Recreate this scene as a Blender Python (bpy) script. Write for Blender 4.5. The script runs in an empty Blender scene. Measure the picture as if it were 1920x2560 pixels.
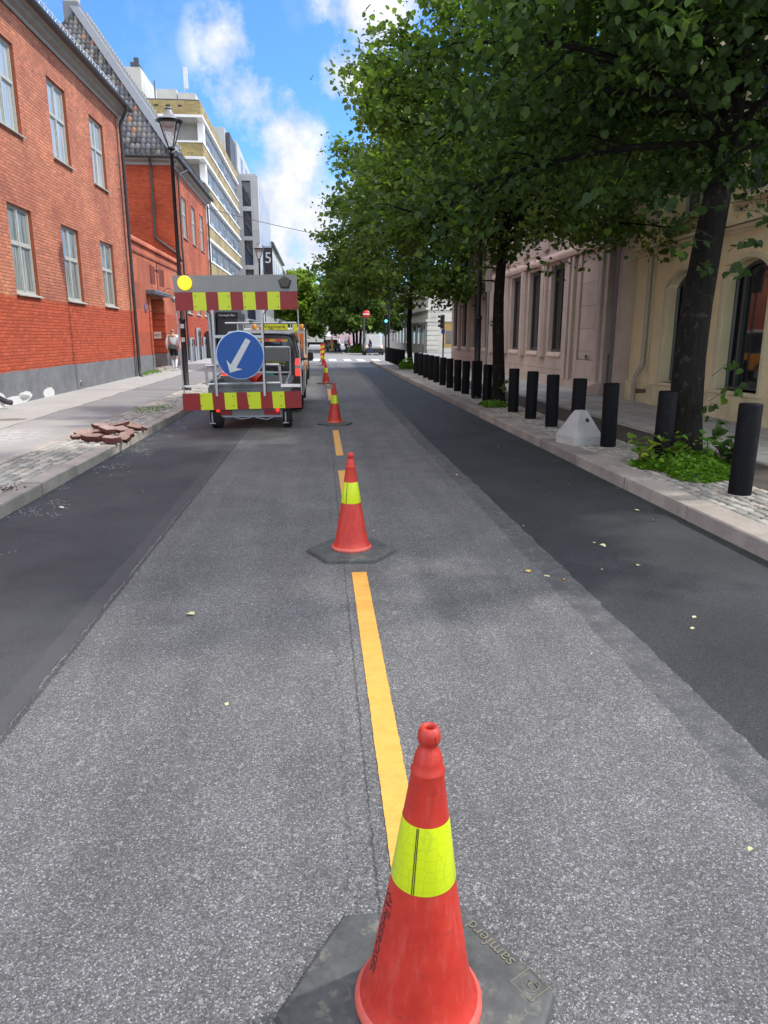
import bpy, bmesh, math, random
import numpy as np
from mathutils import Vector, Matrix
R = random.Random(7)
sc = bpy.context.scene
COL = sc.collection
rad = math.radians
PI = math.pi

# ------------------------------------------------------------------ helpers
def s2l(v):
    v = v / 255.0
    return v / 12.92 if v <= 0.04045 else ((v + 0.055) / 1.055) ** 2.4
def C(r, g, b, k=1.0):
    return (s2l(r) * k, s2l(g) * k, s2l(b) * k, 1.0)

class MB:
    def __init__(s):
        s.v = []; s.f = []; s.m = []; s.sm = []
    def add(s, vs, fs, mi=0, smooth=False):
        o = len(s.v); s.v.extend([tuple(p) for p in vs])
        for f in fs:
            s.f.append(tuple(i + o for i in f)); s.m.append(mi); s.sm.append(smooth)
        return s
    def quad(s, a, b, c, d, mi=0):
        return s.add([a, b, c, d], [(0, 1, 2, 3)], mi)
    def box(s, x0, x1, y0, y1, z0, z1, mi=0):
        return s.add([(x0,y0,z0),(x1,y0,z0),(x1,y1,z0),(x0,y1,z0),(x0,y0,z1),(x1,y0,z1),(x1,y1,z1),(x0,y1,z1)],
                     [(0,3,2,1),(4,5,6,7),(0,1,5,4),(1,2,6,5),(2,3,7,6),(3,0,4,7)], mi)
    def prism(s, poly, d, mi=0, smooth=False):
        """poly: list of 3D points (planar), extruded by vector d"""
        n = len(poly); d = Vector(d)
        vs = [Vector(p) for p in poly] + [Vector(p) + d for p in poly]
        s.add(vs, [tuple(range(n - 1, -1, -1)), tuple(range(n, 2 * n))], mi)
        s.add(vs, [(i, (i + 1) % n, n + (i + 1) % n, n + i) for i in range(n)], mi, smooth)
        return s
    def tube(s, path, r, n=8, mi=0, caps=True, smooth=True):
        path = [Vector(p) for p in path]
        rs = r if isinstance(r, (list, tuple)) else [r] * len(path)
        rings = []; prev = None
        for i, p in enumerate(path):
            t = (path[min(i + 1, len(path) - 1)] - path[max(i - 1, 0)]).normalized()
            if prev is None:
                a = Vector((0, 0, 1)) if abs(t.z) < 0.9 else Vector((1, 0, 0))
                u = t.cross(a).normalized()
            else:
                u = (prev - t * prev.dot(t)).normalized()
            prev = u; w = t.cross(u)
            rings.append([p + (u * math.cos(2*PI*k/n) + w * math.sin(2*PI*k/n)) * rs[i] for k in range(n)])
        o = [q for ring in rings for q in ring]
        fs = []
        for i in range(len(path) - 1):
            for k in range(n):
                fs.append((i*n+k, i*n+(k+1) % n, (i+1)*n+(k+1) % n, (i+1)*n+k))
        s.add(o, fs, mi, smooth)
        if caps:
            s.add(rings[0], [tuple(range(n - 1, -1, -1))], mi); s.add(rings[-1], [tuple(range(n))], mi)
        return s
    def lathe(s, prof, n=24, mi=0, c=(0, 0, 0), cap0=False, cap1=False, smooth=True, rot=0):
        vs = []
        for r, z in prof:
            for k in range(n):
                a = 2 * PI * k / n + rot
                vs.append((c[0] + r * math.cos(a), c[1] + r * math.sin(a), c[2] + z))
        fs = []
        for i in range(len(prof) - 1):
            for k in range(n):
                fs.append((i*n+k, i*n+(k+1) % n, (i+1)*n+(k+1) % n, (i+1)*n+k))
        s.add(vs, fs, mi, smooth)
        if cap0: s.add(vs[:n], [tuple(range(n - 1, -1, -1))], mi)
        if cap1: s.add(vs[-n:], [tuple(range(n))], mi)
        return s
    def loft(s, loops, mi=0, smooth=True, cap=True):
        n = len(loops[0]); vs = [p for l in loops for p in l]; fs = []
        for i in range(len(loops) - 1):
            for k in range(n):
                fs.append((i*n+k, i*n+(k+1) % n, (i+1)*n+(k+1) % n, (i+1)*n+k))
        s.add(vs, fs, mi, smooth)
        if cap:
            s.add(loops[0], [tuple(range(n - 1, -1, -1))], mi); s.add(loops[-1], [tuple(range(n))], mi)
        return s
    def mesh(s, name, mats):
        me = bpy.data.meshes.new(name)
        me.from_pydata(s.v, [], s.f)
        for m in mats: me.materials.append(m)
        me.polygons.foreach_set('material_index', s.m)
        me.polygons.foreach_set('use_smooth', s.sm)
        me.update()
        return me
    def build(s, name, mats, parent=None, bevel=0, loc=None, rot=None):
        if not isinstance(mats, (list, tuple)): mats = [mats]
        o = bpy.data.objects.new(name, s.mesh(name, mats)); COL.objects.link(o)
        if parent: o.parent = parent
        if loc: o.location = loc
        if rot: o.rotation_euler = rot
        if bevel:
            md = o.modifiers.new('bev', 'BEVEL'); md.width = bevel; md.segments = 2; md.limit_method = 'ANGLE'; md.angle_limit = rad(40)
        return o

def tag(o, label=None, cat=None, group=None, kind=None):
    if label: o['label'] = label
    if cat: o['category'] = cat
    if group: o['group'] = group
    if kind: o['kind'] = kind
    return o
def empty(name, loc=(0, 0, 0), rz=0, label=None, cat=None, group=None):
    o = bpy.data.objects.new(name, None); COL.objects.link(o)
    o.location = loc; o.rotation_euler = (0, 0, rz); o.empty_display_size = .1
    return tag(o, label, cat, group)
def children(o): return [c for c in bpy.data.objects if c.parent == o]
def copy_tree(o, parent=None):
    c = o.copy(); COL.objects.link(c)
    if parent: c.parent = parent
    for ch in children(o): copy_tree(ch, c)
    return c
def text(name, s, size, loc, rot, m, parent=None, align='CENTER', ext=.002, sx=1.0):
    cu = bpy.data.curves.new(name, 'FONT'); cu.body = s; cu.size = size; cu.align_x = align; cu.align_y = 'CENTER'
    cu.extrude = ext; cu.materials.append(m); cu.resolution_u = 3
    tmp = bpy.data.objects.new('tmp', cu); COL.objects.link(tmp)
    dg = bpy.context.evaluated_depsgraph_get(); me = bpy.data.meshes.new_from_object(tmp.evaluated_get(dg)); bpy.data.objects.remove(tmp)
    me.materials.clear(); me.materials.append(m)
    o = bpy.data.objects.new(name, me); COL.objects.link(o); o.location = loc; o.rotation_euler = rot; o.scale = (sx, 1, 1)
    if parent: o.parent = parent
    return o

# ------------------------------------------------------------------ materials
class NT:
    def __init__(s, name):
        s.m = bpy.data.materials.new(name); s.m.use_nodes = True
        s.t = s.m.node_tree; s.b = s.t.nodes['Principled BSDF']; s.L = s.t.links
    def n(s, typ, **kw):
        nd = s.t.nodes.new(typ)
        for k, v in kw.items():
            if k in nd.bl_rna.properties: setattr(nd, k, v)
            else: nd.inputs[k.replace('_', ' ')].default_value = v
        return nd
    def l(s, a, b): s.L.new(a, b)
    def math(s, op, a, b=None, c=None, clamp=False):
        nd = s.t.nodes.new('ShaderNodeMath'); nd.operation = op; nd.use_clamp = clamp
        for i, x in enumerate((a, b, c)):
            if x is None: continue
            if isinstance(x, (int, float)): nd.inputs[i].default_value = x
            else: s.l(x, nd.inputs[i])
        return nd.outputs[0]
    def mix(s, fac, a, b, mode='MIX'):
        nd = s.t.nodes.new('ShaderNodeMix'); nd.data_type = 'RGBA'; nd.blend_type = mode
        for x, i in ((fac, 0), (a, 6), (b, 7)):
            if isinstance(x, (int, float)): nd.inputs[i].default_value = x if i == 0 else (x, x, x, 1)
            elif isinstance(x, tuple): nd.inputs[i].default_value = x
            else: s.l(x, nd.inputs[i])
        return nd.outputs[2]
    def ramp(s, fac, stops, interp='LINEAR'):
        nd = s.t.nodes.new('ShaderNodeValToRGB'); cr = nd.color_ramp; cr.interpolation = interp
        while len(cr.elements) < len(stops): cr.elements.new(.5)
        for e, (p, c) in zip(cr.elements, stops):
            e.position = p; e.color = c if isinstance(c, tuple) else (c, c, c, 1)
        s.l(fac, nd.inputs[0]); return nd.outputs[0]
    def coord(s, kind='Object'):
        return s.t.nodes.new('ShaderNodeTexCoord').outputs[kind]
    def sep(s, v):
        nd = s.t.nodes.new('ShaderNodeSeparateXYZ'); s.l(v, nd.inputs[0]); return nd.outputs
    def comb(s, x=0, y=0, z=0):
        nd = s.t.nodes.new('ShaderNodeCombineXYZ')
        for i, q in enumerate((x, y, z)):
            if isinstance(q, (int, float)): nd.inputs[i].default_value = q
            else: s.l(q, nd.inputs[i])
        return nd.outputs[0]
    def noise(s, vec, scale, detail=3, rough=.55, out=0):
        nd = s.n('ShaderNodeTexNoise', Scale=scale, Detail=detail, Roughness=rough); s.l(vec, nd.inputs['Vector']); return nd.outputs[out]
    def voro(s, vec, scale, feature='F1', out='Distance', rnd=1.0):
        nd = s.t.nodes.new('ShaderNodeTexVoronoi'); nd.feature = feature; nd.inputs['Scale'].default_value = scale
        nd.inputs['Randomness'].default_value = rnd
        s.l(vec, nd.inputs['Vector']); return nd.outputs[out]
    def scale(s, vec, v):
        nd = s.t.nodes.new('ShaderNodeVectorMath'); nd.operation = 'MULTIPLY'; s.l(vec, nd.inputs[0]); nd.inputs[1].default_value = v; return nd.outputs[0]
    def bump(s, h, strength=.3, dist=.01):
        nd = s.n('ShaderNodeBump', Strength=strength, Distance=dist); s.l(h, nd.inputs['Height']); s.l(nd.outputs[0], s.b.inputs['Normal'])
    def set(s, col=None, rough=None, metal=None, spec=None):
        if col is not None:
            if isinstance(col, tuple): s.b.inputs['Base Color'].default_value = col
            else: s.l(col, s.b.inputs['Base Color'])
        if rough is not None:
            if isinstance(rough, (int, float)): s.b.inputs['Roughness'].default_value = rough
            else: s.l(rough, s.b.inputs['Roughness'])
        if metal is not None: s.b.inputs['Metallic'].default_value = metal
        if spec is not None: s.b.inputs['Specular IOR Level'].default_value = spec
        return s.m

def mul(c, k): return (c[0]*k, c[1]*k, c[2]*k, 1)
def worn(name, col, rough=.6, var=.25, scale=6, metal=0, bump=.15, spots=None, spec=.5, fine=60):
    n = NT(name); v = n.coord()
    a = n.noise(v, scale, 5, .65); b = n.noise(v, fine, 3)
    f = n.math('ADD', n.math('MULTIPLY', a, .7), n.math('MULTIPLY', b, .3))
    c = n.ramp(f, [(.3, mul(col, 1 - var)), (.7, mul(col, 1 + var))])
    if spots:
        sp = n.ramp(n.noise(v, scale * 2.3, 6, .7), [(.58, 0.), (.68, 1.)]); c = n.mix(n.math('MULTIPLY', sp, spots[1]), c, spots[0])
    rr = n.ramp(a, [(.3, max(.05, rough - .12)), (.7, min(1., rough + .12))])
    n.bump(b, bump, .004)
    return n.set(c, rr, metal, spec)
def plain(name, col, rough=.5, metal=0, emit=None, es=1.0):
    n = NT(name); n.set(col, rough, metal)
    if emit: n.b.inputs['Emission Color'].default_value = emit; n.b.inputs['Emission Strength'].default_value = es
    return n.m
def glass(name, col=(.02, .025, .03, 1), rough=.04):
    n = NT(name); v = n.coord(); n.set(col, rough, 0, .8)
    n.bump(n.noise(v, 1.3, 2), .05, .02)
    return n.m
M = {}

def painted_brick(name, upper, lower=None, zsplit=2.6, plane='yz', str_=.5, bw=.26, bh=.077):
    """brick courses in a painted wall; lower = a band of another paint below zsplit"""
    n = NT(name); v = n.coord(); x, y, z = n.sep(v)
    u = y if plane == 'yz' else x
    wob = n.noise(v, 2.2, 3); zz = n.math('ADD', z, n.math('MULTIPLY', wob, .035))
    vec = n.comb(u, zz, 0)
    br = n.t.nodes.new('ShaderNodeTexBrick'); n.l(vec, br.inputs['Vector'])
    br.inputs['Scale'].default_value = 1; br.inputs['Mortar Size'].default_value = .011; br.inputs['Mortar Smooth'].default_value = .5
    br.inputs['Brick Width'].default_value = bw; br.inputs['Row Height'].default_value = bh; br.inputs['Bias'].default_value = -.1
    br.inputs['Color1'].default_value = (.75,.75,.75,1); br.inputs['Color2'].default_value = (1.15,1.1,1.05,1); br.inputs['Mortar'].default_value = (.62,.58,.56,1)
    big = n.noise(v, .55, 5, .6); mid = n.noise(v, 5, 5, .7)
    col = n.mix(n.ramp(big, [(.35, 0.), (.65, 1.)]), mul((upper[0]*.82, upper[1]*.74, upper[2]*.85, 1), .95), mul(upper, 1.2))
    col = n.mix(n.math('MULTIPLY', n.ramp(mid, [(.48, 0.), (.70, 1.)]), .55), col, mul((upper[0]*.8, upper[1]*.72, upper[2]*.8, 1), .75))
    if lower:
        edge = n.math('ADD', zsplit, n.math('MULTIPLY', n.math('SUBTRACT', n.noise(v, 1.6, 4), .5), .12))
        fac = n.math('LESS_THAN', z, edge)
        lo = n.mix(n.ramp(mid, [(.4, 0.), (.75, 1.)]), lower, mul(lower, .72))
        col = n.mix(fac, col, lo)
    col = n.mix(.85, col, n.mix(1.0, col, br.outputs['Color'], 'MULTIPLY'))
    # damp streaks and soot with a shape of their own
    st = n.noise(n.comb(n.math('MULTIPLY', u, 3.0), n.math('MULTIPLY', z, .35), 0), 1.5, 4)
    col = n.mix(n.math('MULTIPLY', n.ramp(st, [(.58, 0.), (.75, 1.)]), .3), col, mul(upper, .45))
    h = n.math('ADD', n.math('MULTIPLY', br.outputs['Fac'], -1.0), n.math('MULTIPLY', n.noise(v, 14, 5, .75), 1.3))
    n.bump(h, str_, .03)
    return n.set(col, .85, 0, .25)

def stucco(name, col, scale=1.2, var=.12, joints=None, bump=.12, plane='yz'):
    n = NT(name); v = n.coord(); x, y, z = n.sep(v)
    a = n.noise(v, scale, 5, .6); f = n.noise(v, 90, 3)
    c = n.ramp(a, [(.3, mul(col, 1 - var)), (.7, mul(col, 1 + var))])
    st = n.noise(n.comb(n.math('MULTIPLY', y if plane == 'yz' else x, 4.0), n.math('MULTIPLY', z, .4), 0), 1.2, 4)
    c = n.mix(n.math('MULTIPLY', n.ramp(st, [(.55, 0.), (.75, 1.)]), .35), c, mul(col, .6))
    h = f
    if joints:
        br = n.t.nodes.new('ShaderNodeTexBrick'); n.l(n.comb(y if plane == 'yz' else x, z, 0), br.inputs['Vector'])
        br.inputs['Scale'].default_value = 1; br.inputs['Mortar Size'].default_value = .008
        br.inputs['Brick Width'].default_value = joints[0]; br.inputs['Row Height'].default_value = joints[1]
        br.inputs['Color1'].default_value = (.9,.9,.92,1); br.inputs['Color2'].default_value = (1.06,1.04,1.02,1); br.inputs['Mortar'].default_value = (.45,.43,.42,1)
        c = n.mix(.9, c, n.mix(1.0, c, br.outputs['Color'], 'MULTIPLY'))
        h = n.math('SUBTRACT', n.math('MULTIPLY', f, .3), br.outputs['Fac'])
    n.bump(h, bump, .006)
    return n.set(c, .85, 0, .25)

def asphalt_material():
    n = NT('road_asphalt'); v = n.coord(); x, y, z = n.sep(v)
    # two ages of asphalt: worn grey middle, freshly laid dark strips along both kerbs
    wob = n.math('MULTIPLY', n.math('SUBTRACT', n.noise(v, 3.5, 5, .7), .5), .10)
    wobb = n.math('MULTIPLY', n.math('SUBTRACT', n.noise(v, .5, 2), .5), .05)
    xx = n.math('ADD', x, wob)
    left = n.math('LESS_THAN', xx, -1.36)
    widen = n.math('MULTIPLY', n.math('MAXIMUM', n.math('SUBTRACT', y, 12.0), 0.0), .012)
    redge = n.math('ADD', 1.70, widen)
    dr = n.math('SUBTRACT', n.math('ADD', xx, wobb), redge)
    right = n.math('GREATER_THAN', dr, 0.0)
    inlen = n.math('LESS_THAN', y, 49.0)
    new = n.math('MULTIPLY', n.math('MAXIMUM', left, right), inlen)
    # worn asphalt: stones of several greys with dark gaps
    st = n.voro(v, 200, 'F1', 'Color'); sv = n.sep(st)[0]
    gap = n.voro(v, 200, 'DISTANCE_TO_EDGE', 'Distance')
    st2 = n.sep(n.voro(v, 70, 'F1', 'Color'))
    fine = n.noise(v, 230, 2)
    tone = n.ramp(sv, [(0., .075), (.35, .125), (.72, .17), (.9, .24), (1., .37)])
    big = n.noise(v, .45, 4, .6); midn = n.noise(v, 2.3, 4, .6)
    pat = n.ramp(n.math('ADD', n.math('MULTIPLY', big, .6), n.math('MULTIPLY', midn, .4)), [(.33, .74), (.66, 1.2)])
    tone = n.mix(1.0, tone, pat, 'MULTIPLY')
    # worn bare lane polished between seam and centre joint, binder-rich dark streaks along the street
    strk = n.noise(n.comb(n.math('MULTIPLY', x, 2.4), n.math('MULTIPLY', y, .22), 0), 1.6, 4)
    tone = n.mix(1.0, tone, n.ramp(strk, [(.35, .86), (.65, 1.08)]), 'MULTIPLY')
    gf = n.ramp(gap, [(0., 0.), (.10, 1.)])
    tone = n.mix(n.math('MULTIPLY', n.math('SUBTRACT', 1.0, gf), .75), tone, (.03, .03, .032, 1))
    chip = n.math('GREATER_THAN', st2[0], .985)
    tone = n.mix(n.math('MULTIPLY', n.math('MULTIPLY', chip, gf), .32), tone, (.48, .46, .42, 1))
    old = n.mix(1.0, tone, (1.0, 1.0, 1.0, 1), 'MULTIPLY')
    # fresh asphalt
    nv = n.ramp(sv, [(0., .020), (.8, .043), (1., .085)])
    nn = n.mix(1.0, nv, n.ramp(n.noise(v, 1.1, 4), [(.3, .75), (.7, 1.35)]), 'MULTIPLY')
    fresh = n.mix(1.0, nn, (.82, .90, 1.0, 1), 'MULTIPLY')
    # left strip is dustier
    dust = n.math('MULTIPLY', n.ramp(n.noise(v, .9, 5, .65), [(.35, .1), (.7, .75)]), left)
    fresh = n.mix(n.math('MULTIPLY', dust, .9), fresh, (.086, .089, .093, 1))
    col = n.mix(new, old, fresh)
    # sealed edge of the new strip: thin greyer band just outside
    band = n.math('MULTIPLY', n.math('MULTIPLY', n.math('GREATER_THAN', dr, -.2), n.math('LESS_THAN', dr, 0.0)), inlen)
    col = n.mix(n.math('MULTIPLY', band, n.ramp(n.noise(v, 8, 4, .7), [(.35, .15), (.6, .75)])), col, (.058, .060, .066, 1))
    # left seam: raised smooth lip then a ragged dark joint
    lip = n.math('MULTIPLY', n.math('MULTIPLY', n.math('GREATER_THAN', xx, -1.47), n.math('LESS_THAN', xx, -1.37)), inlen)
    col = n.mix(n.math('MULTIPLY', lip, .5), col, (.085, .085, .09, 1))
    jn = n.math('ADD', x, n.math('MULTIPLY', n.math('SUBTRACT', n.noise(v, 14, 5, .75), .5), .05))
    joint = n.math('LESS_THAN', n.math('ABSOLUTE', n.math('ADD', jn, 1.335)), .013)
    # centre joint with broken edge
    cw = n.math('ADD', x, n.math('MULTIPLY', n.math('SUBTRACT', n.noise(v, 16, 5, .75), .5), .045))
    cr = n.math('LESS_THAN', n.math('ABSOLUTE', n.math('SUBTRACT', cw, .135)), .004)
    cw2 = n.math('ADD', x, n.math('MULTIPLY', n.math('SUBTRACT', n.noise(v, 7, 6, .85), .5), .22))
    cr2 = n.math('MULTIPLY', n.math('LESS_THAN', n.math('ABSOLUTE', n.math('SUBTRACT', cw2, .06)), .003), n.math('GREATER_THAN', n.noise(v, .7, 2), .5))
    crack = n.math('MULTIPLY', n.math('MAXIMUM', n.math('MAXIMUM', joint, cr), cr2), n.math('LESS_THAN', y, 45.0))
    col = n.mix(n.math('MULTIPLY', crack, .55), col, (.012, .012, .013, 1))
    # pale grit beside the left kerb
    gr = n.math('MULTIPLY', n.math('GREATER_THAN', n.sep(n.voro(v, 60, 'F1', 'Color'))[1], .93), n.math('LESS_THAN', x, n.math('ADD', -2.75, n.math('MULTIPLY', n.noise(v, 1.3, 3), .6))))
    gr = n.math('MULTIPLY', gr, n.math('GREATER_THAN', n.noise(v, 1.7, 3), .5))
    col = n.mix(n.math('MULTIPLY', gr, .75), col, (.45, .45, .43, 1))
    # crossing beyond the works: its sunlit brightness is painted into the colour
    col = n.mix(n.math('MULTIPLY', n.math('GREATER_THAN', y, 49.0), .55), col, (.34, .335, .33, 1))
    rr = n.mix(new, .82, .62)
    h = n.math('ADD', n.math('MULTIPLY', gf, .6), n.math('MULTIPLY', fine, .5))
    h = n.math('SUBTRACT', h, n.math('MULTIPLY', crack, 2.5))
    n.bump(h, .55, .005)
    return n.set(col, rr, 0, .35)

def setts(name, col, bw=.2, bh=.11, turn=0.0, joint=.012, moss=.3):
    n = NT(name); v = n.coord(); x, y, z = n.sep(v)
    ca, sa = math.cos(turn), math.sin(turn)
    u = n.math('ADD', n.math('MULTIPLY', x, ca), n.math('MULTIPLY', y, sa)); w = n.math('SUBTRACT', n.math('MULTIPLY', y, ca), n.math('MULTIPLY', x, sa))
    wob = n.noise(v, 5, 3, out=1); wv = n.sep(wob)
    u = n.math('ADD', u, n.math('MULTIPLY', wv[0], .07)); w = n.math('ADD', w, n.math('MULTIPLY', wv[1], .04))
    br = n.t.nodes.new('ShaderNodeTexBrick'); n.l(n.comb(u, w, 0), br.inputs['Vector'])
    br.inputs['Scale'].default_value = 1; br.inputs['Mortar Size'].default_value = joint; br.inputs['Mortar Smooth'].default_value = .35
    br.inputs['Brick Width'].default_value = bw; br.inputs['Row Height'].default_value = bh
    br.inputs['Color1'].default_value = mul(col, .72); br.inputs['Color2'].default_value = mul(col, 1.25)
    br.inputs['Mortar'].default_value = (.035, .03, .025, 1)
    c = n.mix(n.math('MULTIPLY', n.ramp(n.noise(v, 30, 4), [(.4, 0.), (.7, 1.)]), .35), br.outputs['Color'], mul(col, .6))
    c = n.mix(n.math('MULTIPLY', n.ramp(n.noise(v, 1.3, 4), [(.5, 0.), (.7, 1.)]), moss), c, (.15, .13, .10, 1))
    n.bump(n.math('ADD', n.math('MULTIPLY', br.outputs['Fac'], -1.0), n.math('MULTIPLY', n.noise(v, 25, 3), .35)), .8, .02)
    return n.set(c, .8, 0, .3)

def concrete(name, col, scale=3, var=.18, slabs=None, bump=.25, speck=None, grain=180):
    n = NT(name); v = n.coord(); x, y, z = n.sep(v)
    a = n.noise(v, scale, 5, .65); g = n.noise(v, grain, 2, .7)
    c = n.ramp(n.math('ADD', n.math('MULTIPLY', a, .65), n.math('MULTIPLY', g, .35)), [(.32, mul(col, 1 - var*1.5)), (.68, mul(col, 1 + var))])
    h = g
    if slabs:
        br = n.t.nodes.new('ShaderNodeTexBrick'); n.l(n.comb(y, x, 0), br.inputs['Vector'])
        br.inputs['Scale'].default_value = 1; br.inputs['Mortar Size'].default_value = .008
        br.inputs['Brick Width'].default_value = slabs[0]; br.inputs['Row Height'].default_value = slabs[1]
        br.inputs['Color1'].default_value = (.88,.88,.88,1); br.inputs['Color2'].default_value = (1.1,1.1,1.08,1); br.inputs['Mortar'].default_value = (.3,.29,.27,1)
        c = n.mix(1.0, c, br.outputs['Color'], 'MULTIPLY')
        h = n.math('SUBTRACT', n.math('MULTIPLY', g, .4), br.outputs['Fac'])
    if name.startswith('granite'):
        ri = n.n('ShaderNodeNewGeometry').outputs['Random Per Island']
        c = n.mix(1.0, c, n.ramp(ri, [(0., (.74, .72, .72, 1)), (.5, (1., .96, .93, 1)), (1., (1.18, 1.16, 1.12, 1))]), 'MULTIPLY')
        stn = n.ramp(n.noise(v, 4.5, 6, .75), [(.52, 0.), (.68, 1.)]); c = n.mix(n.math('MULTIPLY', stn, .4), c, mul(col, .45))
    if speck:
        sp = n.math('GREATER_THAN', n.sep(n.voro(v, 220, 'F1', 'Color'))[0], .8)
        c = n.mix(n.math('MULTIPLY', sp, .5), c, speck)
    n.bump(h, bump, .004)
    return n.set(c, .85, 0, .3)

def leaf_material(name, c1, c2, trans=.35):
    n = NT(name)
    rnd = n.n('ShaderNodeNewGeometry').outputs['Random Per Island']
    c = n.ramp(rnd, [(0., c1), (.55, mul(((c1[0]+c2[0])/2, (c1[1]+c2[1])/2, (c1[2]+c2[2])/2, 1), 1.0)), (.92, c2), (1., (c2[0]*1.7, c2[1]*1.5, c2[2]*1.0, 1))])
    n.set(c, .52, 0, .32)
    tr = n.t.nodes.new('ShaderNodeBsdfTranslucent')
    n.l(n.mix(1.0, c, (1.6, 1.7, .7, 1), 'MULTIPLY'), tr.inputs[0])
    mx = n.t.nodes.new('ShaderNodeMixShader'); mx.inputs[0].default_value = trans
    n.l(n.b.outputs[0], mx.inputs[1]); n.l(tr.outputs[0], mx.inputs[2])
    n.l(mx.outputs[0], n.t.nodes['Material Output'].inputs[0])
    return n.m
def bark_material():
    n = NT('bark'); v = n.coord(); vs = n.scale(v, (9, 9, 2.2))
    a = n.noise(vs, 2.2, 6, .7); b = n.noise(v, 30, 4)
    c = n.ramp(a, [(.3, (.004, .0038, .003, 1)), (.6, (.013, .012, .009, 1)), (.75, (.034, .031, .024, 1))])
    lich = n.math('MULTIPLY', n.math('GREATER_THAN', n.noise(v, 11, 4), .62), .5)
    c = n.mix(lich, c, (.048, .052, .034, 1))
    n.bump(n.math('ADD', a, n.math('MULTIPLY', b, .3)), .9, .03)
    return n.set(c, .9, 0, .2)
def cone_red_material():
    n = NT('cone_red_plastic'); v = n.coord(); x, y, z = n.sep(v)
    a = n.noise(v, 9, 5, .7); vert = n.noise(n.comb(n.math('MULTIPLY', x, 14), n.math('MULTIPLY', y, 14), n.math('MULTIPLY', z, 2.5)), 3, 5, .7)
    c = n.ramp(a, [(.3, (.36, .016, .008, 1)), (.7, (.50, .029, .013, 1))])
    sc_ = n.ramp(vert, [(.5, 0.), (.72, 1.)])
    c = n.mix(n.math('MULTIPLY', sc_, .30), c, (.55, .13, .10, 1))
    grime = n.ramp(n.noise(v, 26, 5, .7), [(.55, 0.), (.75, 1.)])
    c = n.mix(n.math('MULTIPLY', grime, .28), c, (.20, .03, .025, 1))
    scf = n.noise(n.comb(n.math('MULTIPLY', x, 7), n.math('MULTIPLY', y, 7), n.math('MULTIPLY', z, 55)), 1.6, 5, .7)
    c = n.mix(n.math('MULTIPLY', n.ramp(scf, [(.60, 0.), (.70, 1.)]), .45), c, (.06, .02, .02, 1))
    n.bump(n.noise(v, 60, 3), .08, .002)
    return n.set(c, n.ramp(a, [(.3, .38), (.7, .58)]), 0, .5)
def reflective_yellow(name, cell=40, dirty=.42):
    n = NT(name); v = n.coord()
    e = n.voro(v, cell, 'DISTANCE_TO_EDGE', 'Distance', .35)
    line = n.ramp(e, [(.0, 1.), (.07, 0.)])
    c = n.mix(n.math('MULTIPLY', line, .5), (.52, .64, .004, 1), (.36, .43, .02, 1))
    d = n.ramp(n.noise(v, 18, 5, .7), [(.58, 0.), (.75, 1.)])
    c = n.mix(n.math('MULTIPLY', d, dirty), c, (.25, .28, .05, 1))
    return n.set(c, .33, 0, .5)

M['cone_red'] = cone_red_material()
M['cone_rim'] = worn('cone_rim_scuffed', (.55, .10, .075, 1), .55, .2, 25)
M['yellow_band'] = reflective_yellow('cone_yellow_band')
M['rubber'] = worn('black_rubber', (.062, .066, .064, 1), .7, .5, 5, spots=((.17, .165, .135, 1), .8), fine=40)
M['print_black'] = plain('print_black', (.012, .012, .013, 1), .6)
M['ochre_mark'] = worn('moulded_letter', (.15, .14, .10, 1), .7, .3, 40)
M['road'] = asphalt_material()
def paint_yellow():
    n = NT('yellow_tape'); v = n.coord()
    c = n.ramp(n.noise(v, 16, 5, .7), [(.3, (.60, .30, .05, 1)), (.7, (.70, .37, .075, 1))])
    d = n.ramp(n.voro(v, 130, 'F1', 'Distance'), [(.05, 1.), (.2, 0.)]); c = n.mix(n.math('MULTIPLY', d, .35), c, (.36, .18, .04, 1)); tyr = n.ramp(n.noise(v, 5, 5, .7), [(.52, 0.), (.72, 1.)]); c = n.mix(n.math('MULTIPLY', tyr, .3), c, (.30, .17, .06, 1))
    n.bump(n.voro(v, 110), .35, .004)
    return n.set(c, .55)
M['yellow_paint'] = paint_yellow()
M['white_paint'] = worn('white_road_paint', (.72, .72, .70, 1), .7, .15, 6, spots=((.35, .35, .35, 1), .5))
M['kerb'] = concrete('granite_kerb', (.42, .395, .355, 1), 2.2, .22, speck=(.14, .13, .12, 1))
M['kerb_right'] = concrete('granite_kerb_right', (.33, .305, .28, 1), 1.5, .28, speck=(.12, .11, .11, 1))
M['setts_left'] = setts('setts_left', (.46, .45, .41, 1), .17, .115, .22, .016, .15)
M['setts_right'] = setts('setts_right', (.36, .35, .315, 1), .18, .115, .12, .015, .3)
def sett_material(name, col):
    n = NT(name); v = n.coord(); ri = n.n('ShaderNodeNewGeometry').outputs['Random Per Island']
    a = n.noise(v, 28, 4, .7); c = n.ramp(ri, [(0., mul(col, .62)), (.35, mul(col, .9)), (.7, mul(col, 1.08)), (.9, (col[0]*1.15, col[1]*1.02, col[2]*.92, 1)), (1., mul(col, 1.35))])
    c = n.mix(n.math('MULTIPLY', n.ramp(a, [(.4, 0.), (.7, 1.)]), .45), c, mul(col, .5))
    d = n.ramp(n.noise(v, 1.4, 4), [(.5, 0.), (.7, 1.)]); c = n.mix(n.math('MULTIPLY', d, .4), c, (.24, .215, .18, 1))
    n.bump(a, .35, .008); return n.set(c, .8, 0, .3)
M['sett_stone_left'] = sett_material('sett_stone_left', (.39, .38, .345, 1))
M['sett_stone_right'] = sett_material('sett_stone_right', (.34, .33, .30, 1))
M['sand_joint'] = worn('sand_joint', (.055, .048, .038, 1), .95, .4, 8)
M['slabs'] = concrete('paving_slabs', (.44, .43, .40, 1), .9, .16, (.62, .41), grain=140)
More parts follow.
